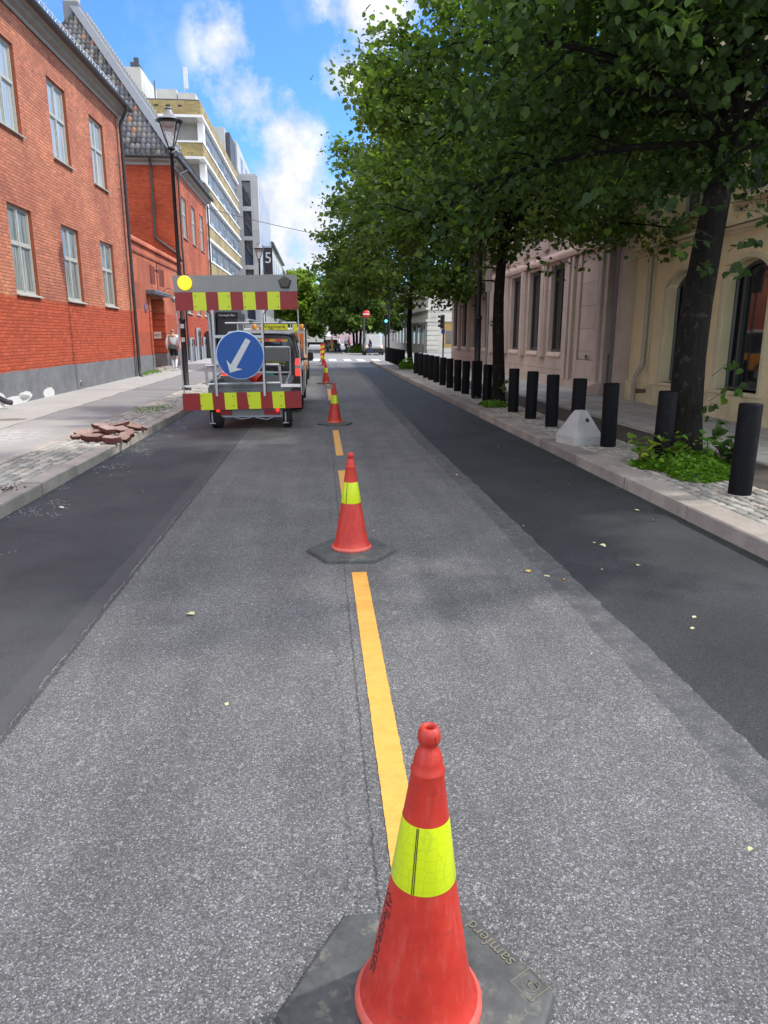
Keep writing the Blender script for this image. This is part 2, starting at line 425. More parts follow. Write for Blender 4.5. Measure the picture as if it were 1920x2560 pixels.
M['strip'] = concrete('dark_asphalt_strip', (.070, .060, .052, 1), 2, .3)
M['ground'] = concrete('ground_stone', (.36, .35, .335, 1), .3, .15)
def left_pavement_material():
    n = NT('left_pavement_asphalt'); v = n.coord(); x, y, z = n.sep(v)
    a = n.noise(v, 1.1, 5, .65); g = n.noise(v, 160, 2, .7); m_ = n.noise(v, 5, 5, .7)
    f = n.math('ADD', n.math('MULTIPLY', a, .5), n.math('ADD', n.math('MULTIPLY', g, .25), n.math('MULTIPLY', m_, .25)))
    pale = n.ramp(f, [(.32, (.33, .325, .305, 1)), (.68, (.45, .44, .41, 1))])
    dark = n.ramp(f, [(.32, (.19, .19, .19, 1)), (.68, (.28, .278, .275, 1))])
    wob = n.math('MULTIPLY', n.math('SUBTRACT', n.noise(v, .8, 3), .5), .25)
    inner = n.math('GREATER_THAN', n.math('ADD', x, wob), -5.36)
    start = n.math('GREATER_THAN', n.math('ADD', y, n.math('MULTIPLY', wob, 4)), 13.6)
    c = n.mix(n.math('MULTIPLY', inner, n.math('ADD', .35, n.math('MULTIPLY', start, .65))), pale, dark)
    d = n.math('ABSOLUTE', n.math('ADD', n.math('ADD', x, wob), 5.36)); c = n.mix(n.math('MULTIPLY', n.math('LESS_THAN', d, .02), .6), c, (.06, .06, .06, 1))
    cutl = n.math('LESS_THAN', n.math('ABSOLUTE', n.math('SUBTRACT', y, 18.9)), .03); c = n.mix(n.math('MULTIPLY', n.math('MULTIPLY', cutl, inner), .6), c, (.05, .05, .05, 1))
    dx = n.math('DIVIDE', n.math('ADD', x, 5.2), 1.1); dy = n.math('DIVIDE', n.math('SUBTRACT', y, 11.3), 1.3)
    rr_ = n.math('SQRT', n.math('ADD', n.math('MULTIPLY', dx, dx), n.math('MULTIPLY', dy, dy)))
    plas = n.math('MULTIPLY', n.ramp(rr_, [(.4, 1.), (1.1, 0.)]), n.ramp(n.noise(v, 7, 6, .75), [(.45, 0.), (.62, 1.)]))
    c = n.mix(n.math('MULTIPLY', plas, .8), c, (.66, .66, .63, 1))
    dx2 = n.math('DIVIDE', n.math('ADD', x, 5.75), .35); dy2 = n.math('DIVIDE', n.math('SUBTRACT', y, 13.75), .28)
    r2 = n.math('ADD', n.math('SQRT', n.math('ADD', n.math('MULTIPLY', dx2, dx2), n.math('MULTIPLY', dy2, dy2))), n.math('MULTIPLY', m_, .8))
    c = n.mix(n.math('MULTIPLY', n.math('LESS_THAN', r2, 1.15), .7), c, (.13, .10, .07, 1))
    n.bump(n.math('ADD', g, m_), .25, .006)
    return n.set(c, .88, 0, .3)
M['left_pavement'] = left_pavement_material()
# ------------------------------------------------------------------ setting: ground, road, kerbs, pavements
def sheet(name, xs, ys, zf, m, kind='structure'):
    nx, ny = len(xs), len(ys)
    vs = [(x, y, zf(x, y)) for y in ys for x in xs]
    fs = [(j*nx+i, j*nx+i+1, (j+1)*nx+i+1, (j+1)*nx+i) for j in range(ny-1) for i in range(nx-1)]
    b = MB(); b.add(vs, fs); o = b.build(name, m); tag(o, kind=kind); return o
def lin(a, b, n): return [a + (b - a) * i / (n - 1) for i in range(n)]

sheet('ground', [-600, 600], [-60, 900], lambda x, y: -.05, M['ground'])
sheet('road', [-3.02, 3.28], [-8, 49.0], lambda x, y: 0.0, M['road'])
sheet('cross_street', [-3.4, 40.0], [49.0, 160.0], lambda x, y: -.004, M['road'])

def zL(x, y):
    return .13 + min(max((y - 14) * .0105, 0), .36) * min(max((-3.2 - x) / 3.4, 0), 1)
sheet('pavement_left', lin(-9.5, -3.95, 8), lin(-8, 150, 80), zL, M['left_pavement'])
def cobbles(name, x0, x1, y0, y1, zf, ms, seed, skip=()):
    rr = random.Random(seed); b = MB(); nrow = round((x1 - x0) / .108); w = (x1 - x0) / nrow
    ny = int((y1 - y0) / .6) + 1
    for i in range(ny - 1):
        ya, yb = y0 + (y1-y0)*i/(ny-1), y0 + (y1-y0)*(i+1)/(ny-1)
        b.quad((x0, ya, zf(x0, ya) - .022), (x1, ya, zf(x1, ya) - .022), (x1, yb, zf(x1, yb) - .022), (x0, yb, zf(x0, yb) - .022), 1)
    for r in range(nrow):
        y = y0 + rr.uniform(-.1, 0)
        while y < y1:
            L = rr.uniform(.12, .21); g = rr.uniform(.007, .012); xa = x0 + r*w + g + rr.uniform(-.004, .004); xb = x0 + (r+1)*w - g + rr.uniform(-.004, .004); ya, yb = y + g, y + L - g
            cx, cy = (xa+xb)/2, (ya+yb)/2; z = zf(cx, cy) + rr.uniform(-.005, .005); sk = rr.uniform(-.010, .010); tx, ty = rr.uniform(-.05, .05), rr.uniform(-.04, .04)
            pt = lambda px, py, h: (px + sk*(py - cy)/L*2, py + sk*(px - cx)/w, z + h + tx*(px - cx) + ty*(py - cy))
            lv = []
            for f, h in ((1.0, -.03), (1.0, -.010), (.86, -.001), (.5, .003)):
                X = (xb-xa)/2*f; Y = (yb-ya)/2*(1 - (1-f)*.7); k = .28 if f > .8 else .2
                lv.append([pt(cx + sx*X*(1 - (k if c else 0)), cy + sy*Y*(1 - (0 if c else k*.7)), h) for sx, sy, c in ((-1,-1,0),(-1,-1,1),(1,-1,1),(1,-1,0),(1,1,0),(1,1,1),(-1,1,1),(-1,1,0))])
            vs = [p for l in lv for p in l]
            fs = [(j*8+i, j*8+(i+1) % 8, (j+1)*8+(i+1) % 8, (j+1)*8+i) for j in range(3) for i in range(8)] + [tuple(range(24, 32))]
            b.add(vs, fs, 0, True); y += L
    o = b.build(name, ms); tag(o, kind='structure'); return o
cobbles('cobble_strip_left', -3.84, -3.14, 5.5, 27, lambda x, y: zL(x, y) + .004, [M['sett_stone_left'], M['sand_joint']], 1)
cobbles('cobble_strip_right', 3.56, 4.40, 4.5, 24, lambda x, y: .130, [M['sett_stone_right'], M['sand_joint']], 2)
sheet('cobble_strip_left', lin(-3.84, -3.14, 3), lin(27.003, 60, 30), lambda x, y: zL(x, y) + .002, M['setts_left'])
sheet('cobble_strip_right', [3.56, 4.40], lin(24.003, 48, 12), lambda x, y: .128, M['setts_right'])
sheet('asphalt_strip_right', [4.40, 5.24], lin(-8, 48, 12), lambda x, y: .124, M['strip'])
sheet('paved_footway_right', [5.24, 8.2], lin(-8, 48, 12), lambda x, y: .131, M['slabs'])

M['joint'] = worn('dark_joint', (.03, .027, .023, 1), .9, .3)
def kerb_row(name, x0, x1, y0, y1, z1, m, seed, zf=None, lmin=.95, lmax=1.5, face=None):
    rr = random.Random(seed); b = MB(); y = y0
    while y < y1:
        L = rr.uniform(lmin, lmax); g = .010
        a, c = y + g, min(y + L, y1) - g
        dz = rr.uniform(-.008, .008); dx = rr.uniform(-.004, .004)
        za = zf(x0, a) if zf else z1; zb = zf(x0, c) if zf else z1
        pr = lambda yy, zz: [(x0+dx, yy, -.2), (x1+dx, yy, -.2), (x1+dx, yy, zz+dz-.012 if face != 'l' else zz+dz), (x1+dx-.012, yy, zz+dz), (x0+dx+.012, yy, zz+dz), (x0+dx, yy, zz+dz-.012)]
        b.loft([pr(a, za), pr(c, zb)], smooth=False)
        y += L
    b.box(x0+.007, x1-.007, y0, y1, -.2, (z1 if not zf else .12) - .012, 1)
    o = b.build(name, [m, M['joint']]); tag(o, kind='structure'); return o
kerb_row('kerb_left', -3.14, -2.93, -8, 75, .13, M['kerb'], 3)
kerb_row('kerb_right', 3.26, 3.56, -8, 48, .135, M['kerb_right'], 4, lmin=1.2, lmax=1.55)
kerb_row('paving_edge_left', -3.96, -3.84, -8, 60, .13, M['kerb'], 5, zf=lambda x, y: zL(x, y) + .012, lmin=.6, lmax=1.1)
kerb_row('paving_edge_right', 5.20, 5.30, -8, 48, .14, M['kerb_right'], 6)
b = MB(); b.box(3.3, 8.2, 47.9, 48.1, -.2, .13); tag(b.build('kerb_end_right', M['kerb_right']), kind='structure')

# yellow temporary dashes and far zebra bars: thin sheets above the asphalt
def ragged_strip(b, x0, x1, y0, y1, rr, mi=0, z=.004, n=None, j=.0016):
    n = n or max(8, int((y1 - y0) * 60)); vs = []
    for i in range(n + 1):
        y = y0 + (y1 - y0) * i / n
        vs += [(x0 + rr.uniform(-j, j), y, z), (x1 + rr.uniform(-j, j), y, z)]
    b.add(vs, [(2*i, 2*i+1, 2*i+3, 2*i+2) for i in range(n)], mi)
rr = random.Random(2)
for i, (y0, y1) in enumerate([(1.72, 4.74), (5.45, 8.69), (9.85, 12.66), (14.1, 17.0), (18.95, 23.3), (25.0, 28.0), (30.5, 34), (37, 41)]):
    b = MB(); ragged_strip(b, .185, .288, y0, y1, rr)
    tag(b.build('lane_marking', M['yellow_paint']), kind='structure')
for k, (x0, x1) in enumerate([(-.56, -.04), (.6, 1.14), (1.72, 2.22), (2.72, 3.2), (3.85, 4.35), (5.0, 5.5)]):
    b = MB(); ragged_strip(b, x0, x1, 52.8 - k*.45, 57.6 - k*.35, rr, j=.01, n=12, z=.002); tag(b.build('zebra_bar', M['white_paint']), kind='structure')

# ------------------------------------------------------------------ traffic cones
def bend_text_on_cone(name, s, size, prof, z0, ang, m, parent):
    cu = bpy.data.curves.new(name, 'FONT'); cu.body = s; cu.size = size; cu.resolution_u = 2
    t = bpy.data.objects.new('tmp', cu); COL.objects.link(t)
    dg = bpy.context.evaluated_depsgraph_get(); me = bpy.data.meshes.new_from_object(t.evaluated_get(dg))
    bpy.data.objects.remove(t)
    def rz(z):
        for (r0, a), (r1, c) in zip(prof, prof[1:]):
            if a <= z <= c: return r0 + (r1 - r0) * (z - a) / (c - a)
        return prof[-1][0]
    for v in me.vertices:
        z = z0 - v.co.x * .97; r = rz(z) + .0008; th = ang + (v.co.y - size * .35) / r
        v.co = (r * math.cos(th), r * math.sin(th), z)
    me.materials.append(m); o = bpy.data.objects.new(name, me); COL.objects.link(o); o.parent = parent; return o

PROF = [(.152, .036), (.158, .042), (.157, .054), (.146, .064), (.134, .082), (.127, .105), (.1145, .165), (.0755, .385), (.0535, .535), (.0378, .638), (.0392, .643), (.0392, .649), (.0350, .654), (.0335, .668), (.0305, .682), (.0245, .696), (.0205, .704), (.0205, .708), (.0250, .714), (.0268, .724), (.0250, .736), (.0190, .7475), (.0165, .748), (.0115, .747), (.0105, .735), (.011, .69)]
def cone_body(name, loc, rz, label):
    t = empty(name, loc, rz, label, 'traffic cone', 'red traffic cones along the yellow line')
    lean = rad(1.3) if loc[1] < 2 else 0
    b = MB(); rim = [p for p in PROF if p[1] <= .064]; rest = [p for p in PROF if p[1] >= .064]
    b.lathe(rim, 48, 1); b.lathe(rest, 48, 0)
    body = b.build('cone_shell', [M['cone_red'], M['cone_rim']], t, rot=(0, lean, 0)); body.scale = (.98, .98, 1.035)
    if True:
        b = MB()
        hexa = [(.345, 0), (.175, .29), (-.175, .29), (-.345, 0), (-.175, -.29), (.175, -.29)]
        lo = [(x, y, .002) for x, y in hexa]; mid = [(x*.985, y*.985, .024) for x, y in hexa]; hi = [(x*.955, y*.955, .031) for x, y in hexa]
        ins = [(x*.45, y*.45, .041) for x, y in hexa]
        b.loft([lo, mid, hi, ins], smooth=False); base = b.build('base', M['rubber'], t)
    b = MB(); b.lathe([(.0765, .384), (.0768, .386), (.0548, .534), (.0542, .536)], 48)
    band = b.build('reflective_band', M['yellow_band'], t, rot=(0, lean, 0)); band.scale = (.98, .98, 1.035)
    b = MB()   # dark lapped edge of the wrapped band
    for a in (-PI*.66, -PI*.64):
        pts = [((r+.0006) * math.cos(a), (r+.0006) * math.sin(a), z) for r, z in [(.0768, .386), (.0548, .534)]]
        b.tube(pts, .0011, 5)
    b.build('seam', M['print_black'], band)
    return t
cones = [(.203, 1.385, 0, 'red traffic cone with yellow band nearest the camera on black hexagonal base'),
         (.205, 5.23, rad(-4), 'red cone standing between two yellow dashes, second from the camera'),
         (.24, 13.6, rad(8), 'red cone just right of the arrow board trailer'),
         (.17, 26.0, rad(-12), 'red cone in the road beyond the black van'),
         (.17, 42.7, rad(3), 'small far red cone half behind a nearer cone')]
for i, (x, y, rz, lb) in enumerate(cones):
    t = cone_body('traffic_cone', (x, y, 0), rz, lb)
    if i == 0:
        sh = [c for c in children(t) if c.name.startswith('cone_shell')][0]
        bend_text_on_cone('lettering', 'SAMFERDSEL', .040, PROF, .352, rad(-172), M['print_black'], sh)
        bend_text_on_cone('lettering', 'AS 75', .022, PROF, .345, rad(-160), M['print_black'], sh)
        # slit in the worn grip
        b = MB(); b.tube([(.004, -.012, .7465), (.010, -.0235, .732), (.0125, -.0225, .716)], .0014, 5); b.build('split', M['print_black'], sh)
        bs = [c for c in children(t) if c.name.startswith('base')][0]
        ang = math.atan2(.29, -.17)
        text('lettering', 'samferd', .052, (.213, .150, .0352), (0, 0, ang), M['ochre_mark'], bs, 'CENTER', .0005)
        b = MB(); u = Vector((math.cos(ang), math.sin(ang), 0)); w = Vector((-u.y, u.x, 0)); c0 = Vector((.285, .018, .0345))
        q = [c0 + u*a + w*d for a, d in ((-.034, -.034), (.034, -.034), (.034, .034), (-.034, .034))]
        for k in range(4): b.tube([q[k], q[(k+1) % 4]], .0016, 5)
        arc = [c0 + (u*math.cos(a) + w*math.sin(a)) * .022 for a in lin(rad(40), rad(250), 9)]
        b.tube(arc, .0015, 5)
        b.tube([c0 + u*-.006 + w*.008, c0 + u*.002 + w*.006, c0 + u*.002 + w*-.006, c0 + u*.01 + w*-.008], .0022, 5)
        b.tube([c0 + u*-.018 + w*-.01, c0 + u*-.004 + w*-.012], .0018, 5)
        b.build('emblem', M['ochre_mark'], bs)
# striped marker post beyond the last cones
t = empty('striped_marker', (.12, 50.5, 0), 0, 'tall red and yellow striped marker post before the zebra crossing', 'marker post')
b = MB(); nst = 7
for k in range(nst):
    z0, z1 = .12 + k * .16, .12 + (k+1) * .16; dz = .05
    b.prism([(-.15, -.02, z0 - dz), (.15, -.02, z0 + dz), (.15, -.02, z1 + dz), (-.15, -.02, z1 - dz)], (0, .04, 0), k % 2)
M['sign_red'] = worn('sign_red', (.23, .008, .007, 1), .45, .12, 5)
M['sign_yellow'] = reflective_yellow('sign_yellow', 60, .22)
M['orange'] = worn('orange_paint', (.72, .18, .02, 1), .5, .1, 5)
b.build('striped_panel', [worn('marker_red', (.62, .05, .03, 1), .5, .1), worn('marker_yellow', (.78, .58, .04, 1), .5, .1)], t)
b = MB(); b.box(-.22, .22, -.16, .16, .002, .08); b.build('foot', M['rubber'], t, bevel=.02)

# ------------------------------------------------------------------ bollards, concrete block, rubble
M['bollard'] = worn('bollard_black', (.0045, .0052, .0068, 1), .62, .4, 4, bump=.08, spec=.12, spots=((.035, .034, .032, 1), .3))
def bollard_proto():
    t = empty('bollard', (0, 0, 0))
    b = MB(); b.lathe([(.105, 0), (.105, .862), (.100, .872), (.092, .876)], 12 if False else 28, cap1=True); b.build('post', M['bollard'], t)
    b = MB(); b.lathe([(.118, 0), (.118, .006), (.107, .010)], 28); b.build('collar', M['kerb_right'], t)
    return t
bol = [(4.00, 6.38), (3.98, 7.98), (3.95, 9.5), (3.90, 10.62), (3.88, 11.78), (3.88, 13.02), (3.88, 14.26), (3.83, 16.42),
       (3.86, 19.1), (3.86, 20.22), (3.87, 21.5), (3.86, 22.75), (3.9, 24.3), (3.92, 25.7), (3.94, 27.05), (3.98, 28.77), (4.0, 30.36),
       (4.2, 36.9), (4.22, 38.4), (4.24, 39.8), (4.25, 41.2), (4.27, 42.7), (4.29, 44.2), (4.31, 45.7), (4.33, 47.2)]
NUM = ['first', 'second', 'third', 'fourth', 'fifth', 'sixth', 'seventh', 'eighth', 'ninth', 'tenth', 'eleventh', 'twelfth', 'thirteenth', 'fourteenth', 'fifteenth', 'sixteenth', 'seventeenth']
pb = bollard_proto()
for i, (x, y) in enumerate(bol):
    o = pb if i == 0 else copy_tree(pb)
    o.location = (x, y, .129); o.rotation_euler = (rad(.9*math.sin(i*2.3)), rad(.8*math.sin(i*1.7 + 1)), i * .7)
    if i < 17:
        lb = {0: 'black bollard nearest the camera, right of the big tree trunk', 1: 'black bollard rising from weeds left of the big tree trunk',
              2: 'black bollard just right of the grey concrete block', 3: 'black bollard half hidden behind the grey concrete block',
              7: 'black bollard touching the second tree trunk'}.get(i, '%s black bollard from the camera along the right kerb' % NUM[i])
    else: lb = '%s black bollard beyond the third tree trunk, counted from that trunk' % NUM[i - 17]
    tag(o, lb, 'bollard', 'black bollards along the right kerb')

M['concrete_block'] = concrete('block_concrete', (.42, .42, .40, 1), 4, .14, grain=90)
t = empty('concrete_block', (3.66, 9.85, .13), rad(14), 'grey concrete pyramid block with a round hole by the bollards', 'concrete block')
b = MB()
hs = .235; sq = lambda h, z: [(-h, -h, z), (h, -h, z), (h, h, z), (-h, h, z)]
b.loft([sq(hs, 0), sq(hs, .12), sq(.075, .455), sq(.058, .475)], smooth=False)
b.build('body', M['concrete_block'], t, bevel=.008)
b = MB()
nrm = Vector((0, -.335, .215)).normalized(); c0 = Vector((0.03, -.155, .365)); 
u = Vector((1, 0, 0)); w = nrm.cross(u)
ring = lambda r, d: [c0 + nrm*d + u*r*math.cos(a) + w*r*math.sin(a) for a in [2*PI*k/16 for k in range(16)]]
c0 = Vector((.03, -(.075 + (.455-.345)*(.16/.335)), .345))
nrm = Vector((0, -.335, .16)).normalized(); w = nrm.cross(u)
b.loft([ring(.024, .002), ring(.030, .004), ring(.030, .0005)]); b.build('lifting_hole', M['print_black'], t)

def rubble_mat(name, a, b_):
    n = NT(name); v = n.coord(); oi = n.n('ShaderNodeObjectInfo').outputs['Random']
    c = n.mix(oi, a, b_); f = n.noise(v, 14, 5, .7); c = n.mix(n.ramp(f, [(.35, 0.), (.7, .6)]), c, mul(a, .55)); n.bump(f, .5, .01); return n.set(c, .92, 0, .2)
M['rubble'] = rubble_mat('broken_red_stone', (.27, .165, .14, 1), (.46, .36, .32, 1))
M['rubble_dark'] = rubble_mat('broken_red_stone_dark', (.07, .027, .022, 1), (.17, .07, .055, 1))
def chunk(loc, L, W, H, rz, tilt, label, seed):
    r_ = random.Random(seed); b = MB(); n = r_.choice((5, 6, 7)); pts = []
    for k in range(n):
        a = 2*PI*k/n + r_.uniform(-.22, .22); q = r_.uniform(.78, 1.05)
        pts.append((L*.5*q*math.copysign(abs(math.cos(a))**.7, math.cos(a)), W*.5*q*math.copysign(abs(math.sin(a))**.7, math.sin(a))))
    lo = [(x*r_.uniform(.9, 1.04), y*r_.uniform(.9, 1.04), -H/2) for x, y in pts]; hi = [(x, y, H/2 + r_.uniform(-.006, .006)) for x, y in pts]
    mid = [(x*1.03, y*1.03, r_.uniform(-.2, .2)*H) for x, y in pts]
    vs = lo + mid + hi
    b.add(vs, [tuple(range(n-1, -1, -1))] + [(i, (i+1) % n, n+(i+1) % n, n+i) for i in range(n)] + [(n+i, n+(i+1) % n, 2*n+(i+1) % n, 2*n+i) for i in range(n)], 1)
    b.add(hi, [tuple(range(n))], 0)
    o = b.build('stone_slab', [M['rubble'], M['rubble_dark']], bevel=.0015); o.location = loc; o.rotation_euler = (tilt[0], tilt[1], rz)
    tag(o, label, 'stone slab', 'broken red stones heaped on the left kerb'); return o
heap = [(-3.62, 11.12, .185, .46, .26, .07, .5, (.22, .05)), (-3.34, 10.62, .185, .42, .24, .085, -.2, (.1, .04)), (-3.34, 11.08, .20, .36, .24, .07, .1, (.08, -.05)),
        (-3.2, 11.0, .255, .42, .26, .07, -.15, (.10, .06)), (-2.99, 10.42, .185, .44, .22, .08, -.05, (.06, .02)), (-3.02, 11.1, .235, .40, .24, .06, -.35, (.16, .12)),
        (-3.3, 11.55, .20, .38, .25, .07, .3, (.12, 0)), (-3.15, 11.75, .21, .44, .24, .06, -.1, (.1, .1)), (-2.98, 11.6, .22, .38, .22, .06, -.3, (.14, .05)),
        (-3.48, 11.85, .19, .42, .26, .06, .2, (.08, -.06)), (-3.3, 12.15, .19, .34, .2, .05, .1, (.1, .1)), (-2.87, 10.9, .19, .32, .2, .07, .6, (.2, -.1)),
        (-2.84, 10.6, .18, .3, .17, .06, -.5, (.25, .2)), (-2.92, 11.9, .18, .30, .2, .05, .9, (.1, .2)), (-3.68, 10.85, .165, .22, .15, .05, 1.1, (.1, 0)),
        (-3.12, 10.7, .17, .3, .2, .07, .4, (.0, .1)), (-3.42, 11.3, .27, .36, .24, .06, .7, (.12, .08)), (-3.08, 11.35, .29, .34, .22, .05, .2, (.1, -.1))]
where = ['tilted red stone slab at the left tip of the heap', 'thick red stone slab at the front left of the heap', 'red stone slab in the middle of the heap under others',
         'large pale-topped red slab lying on top of the heap middle', 'long red stone slab at the front right of the heap', 'pointed red slab leaning right of the topmost slab',
         'flat red slab behind the left half of the heap', 'long red slab along the back of the heap', 'red slab at the back right of the heap', 'thin red slab at the rear left of the heap',
         'small thin red slab rearmost in the heap', 'broken red piece by the kerb, right of the heap middle', 'small tilted red shard at the front right tip of the heap', 'red shard standing apart behind the heap on the right',
         'small loose red fragment left of the heap', 'red stone wedged under the front slabs of the heap', 'red slab topmost on the left of the heap', 'red slab topmost toward the back of the heap']
for i, h in enumerate(heap): chunk((-3.25 + (h[0] + 3.25)*.92, h[1], .158 + (h[2] - .15)*1.0), h[3]*.82, h[4]*.80, h[5]*1.0, h[6] + R.uniform(-.5, .5), (h[7][0]*1.7, h[7][1]*1.9 + R.uniform(-.12, .12)), where[i], 40 + i)
r_ = random.Random(9); b = MB()
for k in range(70):
    if k < 40: x, y = -3.16 + r_.gauss(0, .07), 7.27 + r_.gauss(0, .07)
    else: x, y = r_.uniform(-3.6, -2.95), r_.uniform(7.5, 13)
    s = r_.uniform(.006, .017) if k < 40 else r_.uniform(.004, .009); z = .135 + s*.4
    vs = [(x + s*r_.uniform(-1, 1), y + s*r_.uniform(-1, 1), z + s*r_.uniform(-.6, 1)) for _ in range(6)]
    b.add(vs, [(0, 1, 2), (0, 2, 3), (0, 3, 4), (1, 4, 5), (2, 5, 3), (0, 4, 1), (1, 5, 2), (3, 5, 4)])
tag(b.build('brick_crumbs', M['rubble_dark']), 'dark red brick crumbs scattered on the left kerb stones', 'crumbs', kind='stuff')
# ------------------------------------------------------------------ buildings
M['brick_orange'] = painted_brick('painted_brick_orange', (.58, .235, .135, 1), (.57, .115, .055, 1), 2.52, 'yz', .8)
M['brick_red'] = painted_brick('painted_brick_red', (.44, .088, .038, 1), None, 0, 'xz', .45)
M['brick_gate'] = painted_brick('rendered_gate_wall', (.50, .165, .09, 1), (.50, .115, .06, 1), 2.62, 'yz', .15, 2.4, .9)
M['brick_red2'] = painted_brick('painted_brick_street', (.50, .145, .07, 1), (.52, .10, .05, 1), 2.7, 'yz', .35)
M['plinth'] = worn('grey_plinth', (.16, .165, .175, 1), .9, .35, 2.2, spots=((.34, .34, .34, 1), .45), bump=.8, fine=25)
M['patch_white'] = worn('white_plaster_patch', (.62, .62, .60, 1), .9, .08, 6)
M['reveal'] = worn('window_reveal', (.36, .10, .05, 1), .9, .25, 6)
M['frame'] = worn('window_frame_paint', (.42, .425, .38, 1), .6, .18, 14, spots=((.30, .29, .26, 1), .35))
M['cornice'] = worn('cornice_boards', (.30, .29, .265, 1), .75, .2, 3)
M['gutter'] = worn('gutter_metal', (.055, .055, .06, 1), .5, .25, 4)
M['pipe'] = worn('downpipe_metal', (.05, .048, .05, 1), .45, .3, 3)
M['steel'] = worn('galvanised_steel', (.42, .44, .46, 1), .45, .2, 12, metal=.6)
M['steel_light'] = worn('pale_steel', (.62, .64, .66, 1), .45, .15, 12, metal=.2)
M['slate'] = worn('roof_flashing', (.15, .165, .19, 1), .6, .15, 4)
def pane_material(name, a, b_, rough=.12):
    n = NT(name); v = n.coord(); x, y, z = n.sep(v)
    f = n.noise(n.comb(n.math('MULTIPLY', x, 9), n.math('MULTIPLY', y, 9), n.math('MULTIPLY', z, .5)), 1.6, 3)
    c = n.ramp(f, [(.35, a), (.65, b_)])
    n.bump(n.noise(v, 2.5, 2), .08, .02)
    return n.set(c, rough, 0, .7)
M['pane_pale'] = pane_material('curtain_reflection_pane', (.28, .33, .34, 1), (.46, .50, .50, 1))  # pale tone mixes curtains with a whitish reflection put into the colour
M['pane_grey'] = pane_material('curtained_pane_grey', (.10, .125, .125, 1), (.36, .40, .38, 1))
M['pane_dark'] = glass('dark_pane', (.012, .014, .017, 1))
M['pane_blue'] = glass('office_pane', (.03, .045, .07, 1), .05)
M['tiles'] = [worn('roof_tile_%d' % i, c, .7, .25, 10) for i, c in enumerate([(.10, .10, .11, 1), (.05, .05, .054, 1), (.18, .165, .145, 1), (.32, .15, .085, 1), (.15, .15, .165, 1)])]

M['pane_office'] = glass('office_strip_pane', (.075, .082, .09, 1), .32)
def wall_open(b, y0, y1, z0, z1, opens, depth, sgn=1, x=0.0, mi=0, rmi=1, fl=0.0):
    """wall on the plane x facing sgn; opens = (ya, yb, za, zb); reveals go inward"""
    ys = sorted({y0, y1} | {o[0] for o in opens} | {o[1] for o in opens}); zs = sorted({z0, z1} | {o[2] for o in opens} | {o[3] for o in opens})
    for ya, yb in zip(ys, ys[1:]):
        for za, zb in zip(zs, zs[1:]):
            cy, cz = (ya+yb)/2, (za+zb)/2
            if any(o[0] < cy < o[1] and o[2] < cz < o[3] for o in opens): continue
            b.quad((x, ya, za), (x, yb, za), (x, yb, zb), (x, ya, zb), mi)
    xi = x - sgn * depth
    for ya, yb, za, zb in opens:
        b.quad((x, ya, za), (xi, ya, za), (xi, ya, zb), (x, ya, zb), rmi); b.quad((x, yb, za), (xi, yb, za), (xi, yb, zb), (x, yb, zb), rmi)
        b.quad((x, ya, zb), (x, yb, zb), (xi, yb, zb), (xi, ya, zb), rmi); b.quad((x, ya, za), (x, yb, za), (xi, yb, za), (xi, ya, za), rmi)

def casement(parent, ya, yb, za, zb, depth, sgn, mpane, mframe, x=0.0, sill=True, transom=.57, t=.055, lower_div=1):
    xf = x - sgn * depth
    xa, xb = sorted((xf, xf + sgn * .05))
    b = MB(); zt = za + (zb - za) * transom
    b.box(xa, xb, ya, ya+t, za, zb); b.box(xa, xb, yb-t, yb, za, zb)
    b.box(xa, xb, ya+t, yb-t, za, za+t); b.box(xa, xb, ya+t, yb-t, zb-t, zb)
    ym = (ya+yb)/2
    xa2, xb2 = sorted((xf, xf + sgn * .058)); b.box(xa2, xb2, ya+t, yb-t, zt-.035, zt+.035)
    xa3, xb3 = sorted((xf, xf + sgn * .054)); b.box(xa3, xb3, ym-.035, ym+.035, za+t, zt-.035); b.box(xa3, xb3, ym-.035, ym+.035, zt+.035, zb-t)
    # casement rails
    for (p, q) in ((ya+t, ym-.035), (ym+.035, yb-t)):
        for (c, d) in ((za+t, zt-.035), (zt+.035, zb-t)):
            xr, xs = sorted((xf, xf + sgn * .034)); w = .03
            b.box(xr, xs, p, p+w, c, d); b.box(xr, xs, q-w, q, c, d); b.box(xr, xs, p+w, q-w, c, c+w); b.box(xr, xs, p+w, q-w, d-w, d)
    w_ = b.build('window', mframe, parent)
    b = MB(); xg = xf + sgn * .014; b.quad((xg, ya+t, za+t), (xg, yb-t, za+t), (xg, yb-t, zb-t), (xg, ya+t, zb-t)); b.build('pane', mpane, w_)
    if sill:
        b = MB(); x1, x2 = sorted((xf + sgn*.05, x + sgn * .07))
        so = [(xf + sgn*.03, za + .03), (x + sgn*.075, za - .03), (x + sgn*.075, za - .055), (xf + sgn*.03, za - .03)]
        b.prism([(px, ya - .03, pz) for px, pz in so], (0, yb - ya + .06, 0)); b.build('sill', mframe, w_)
    return w_

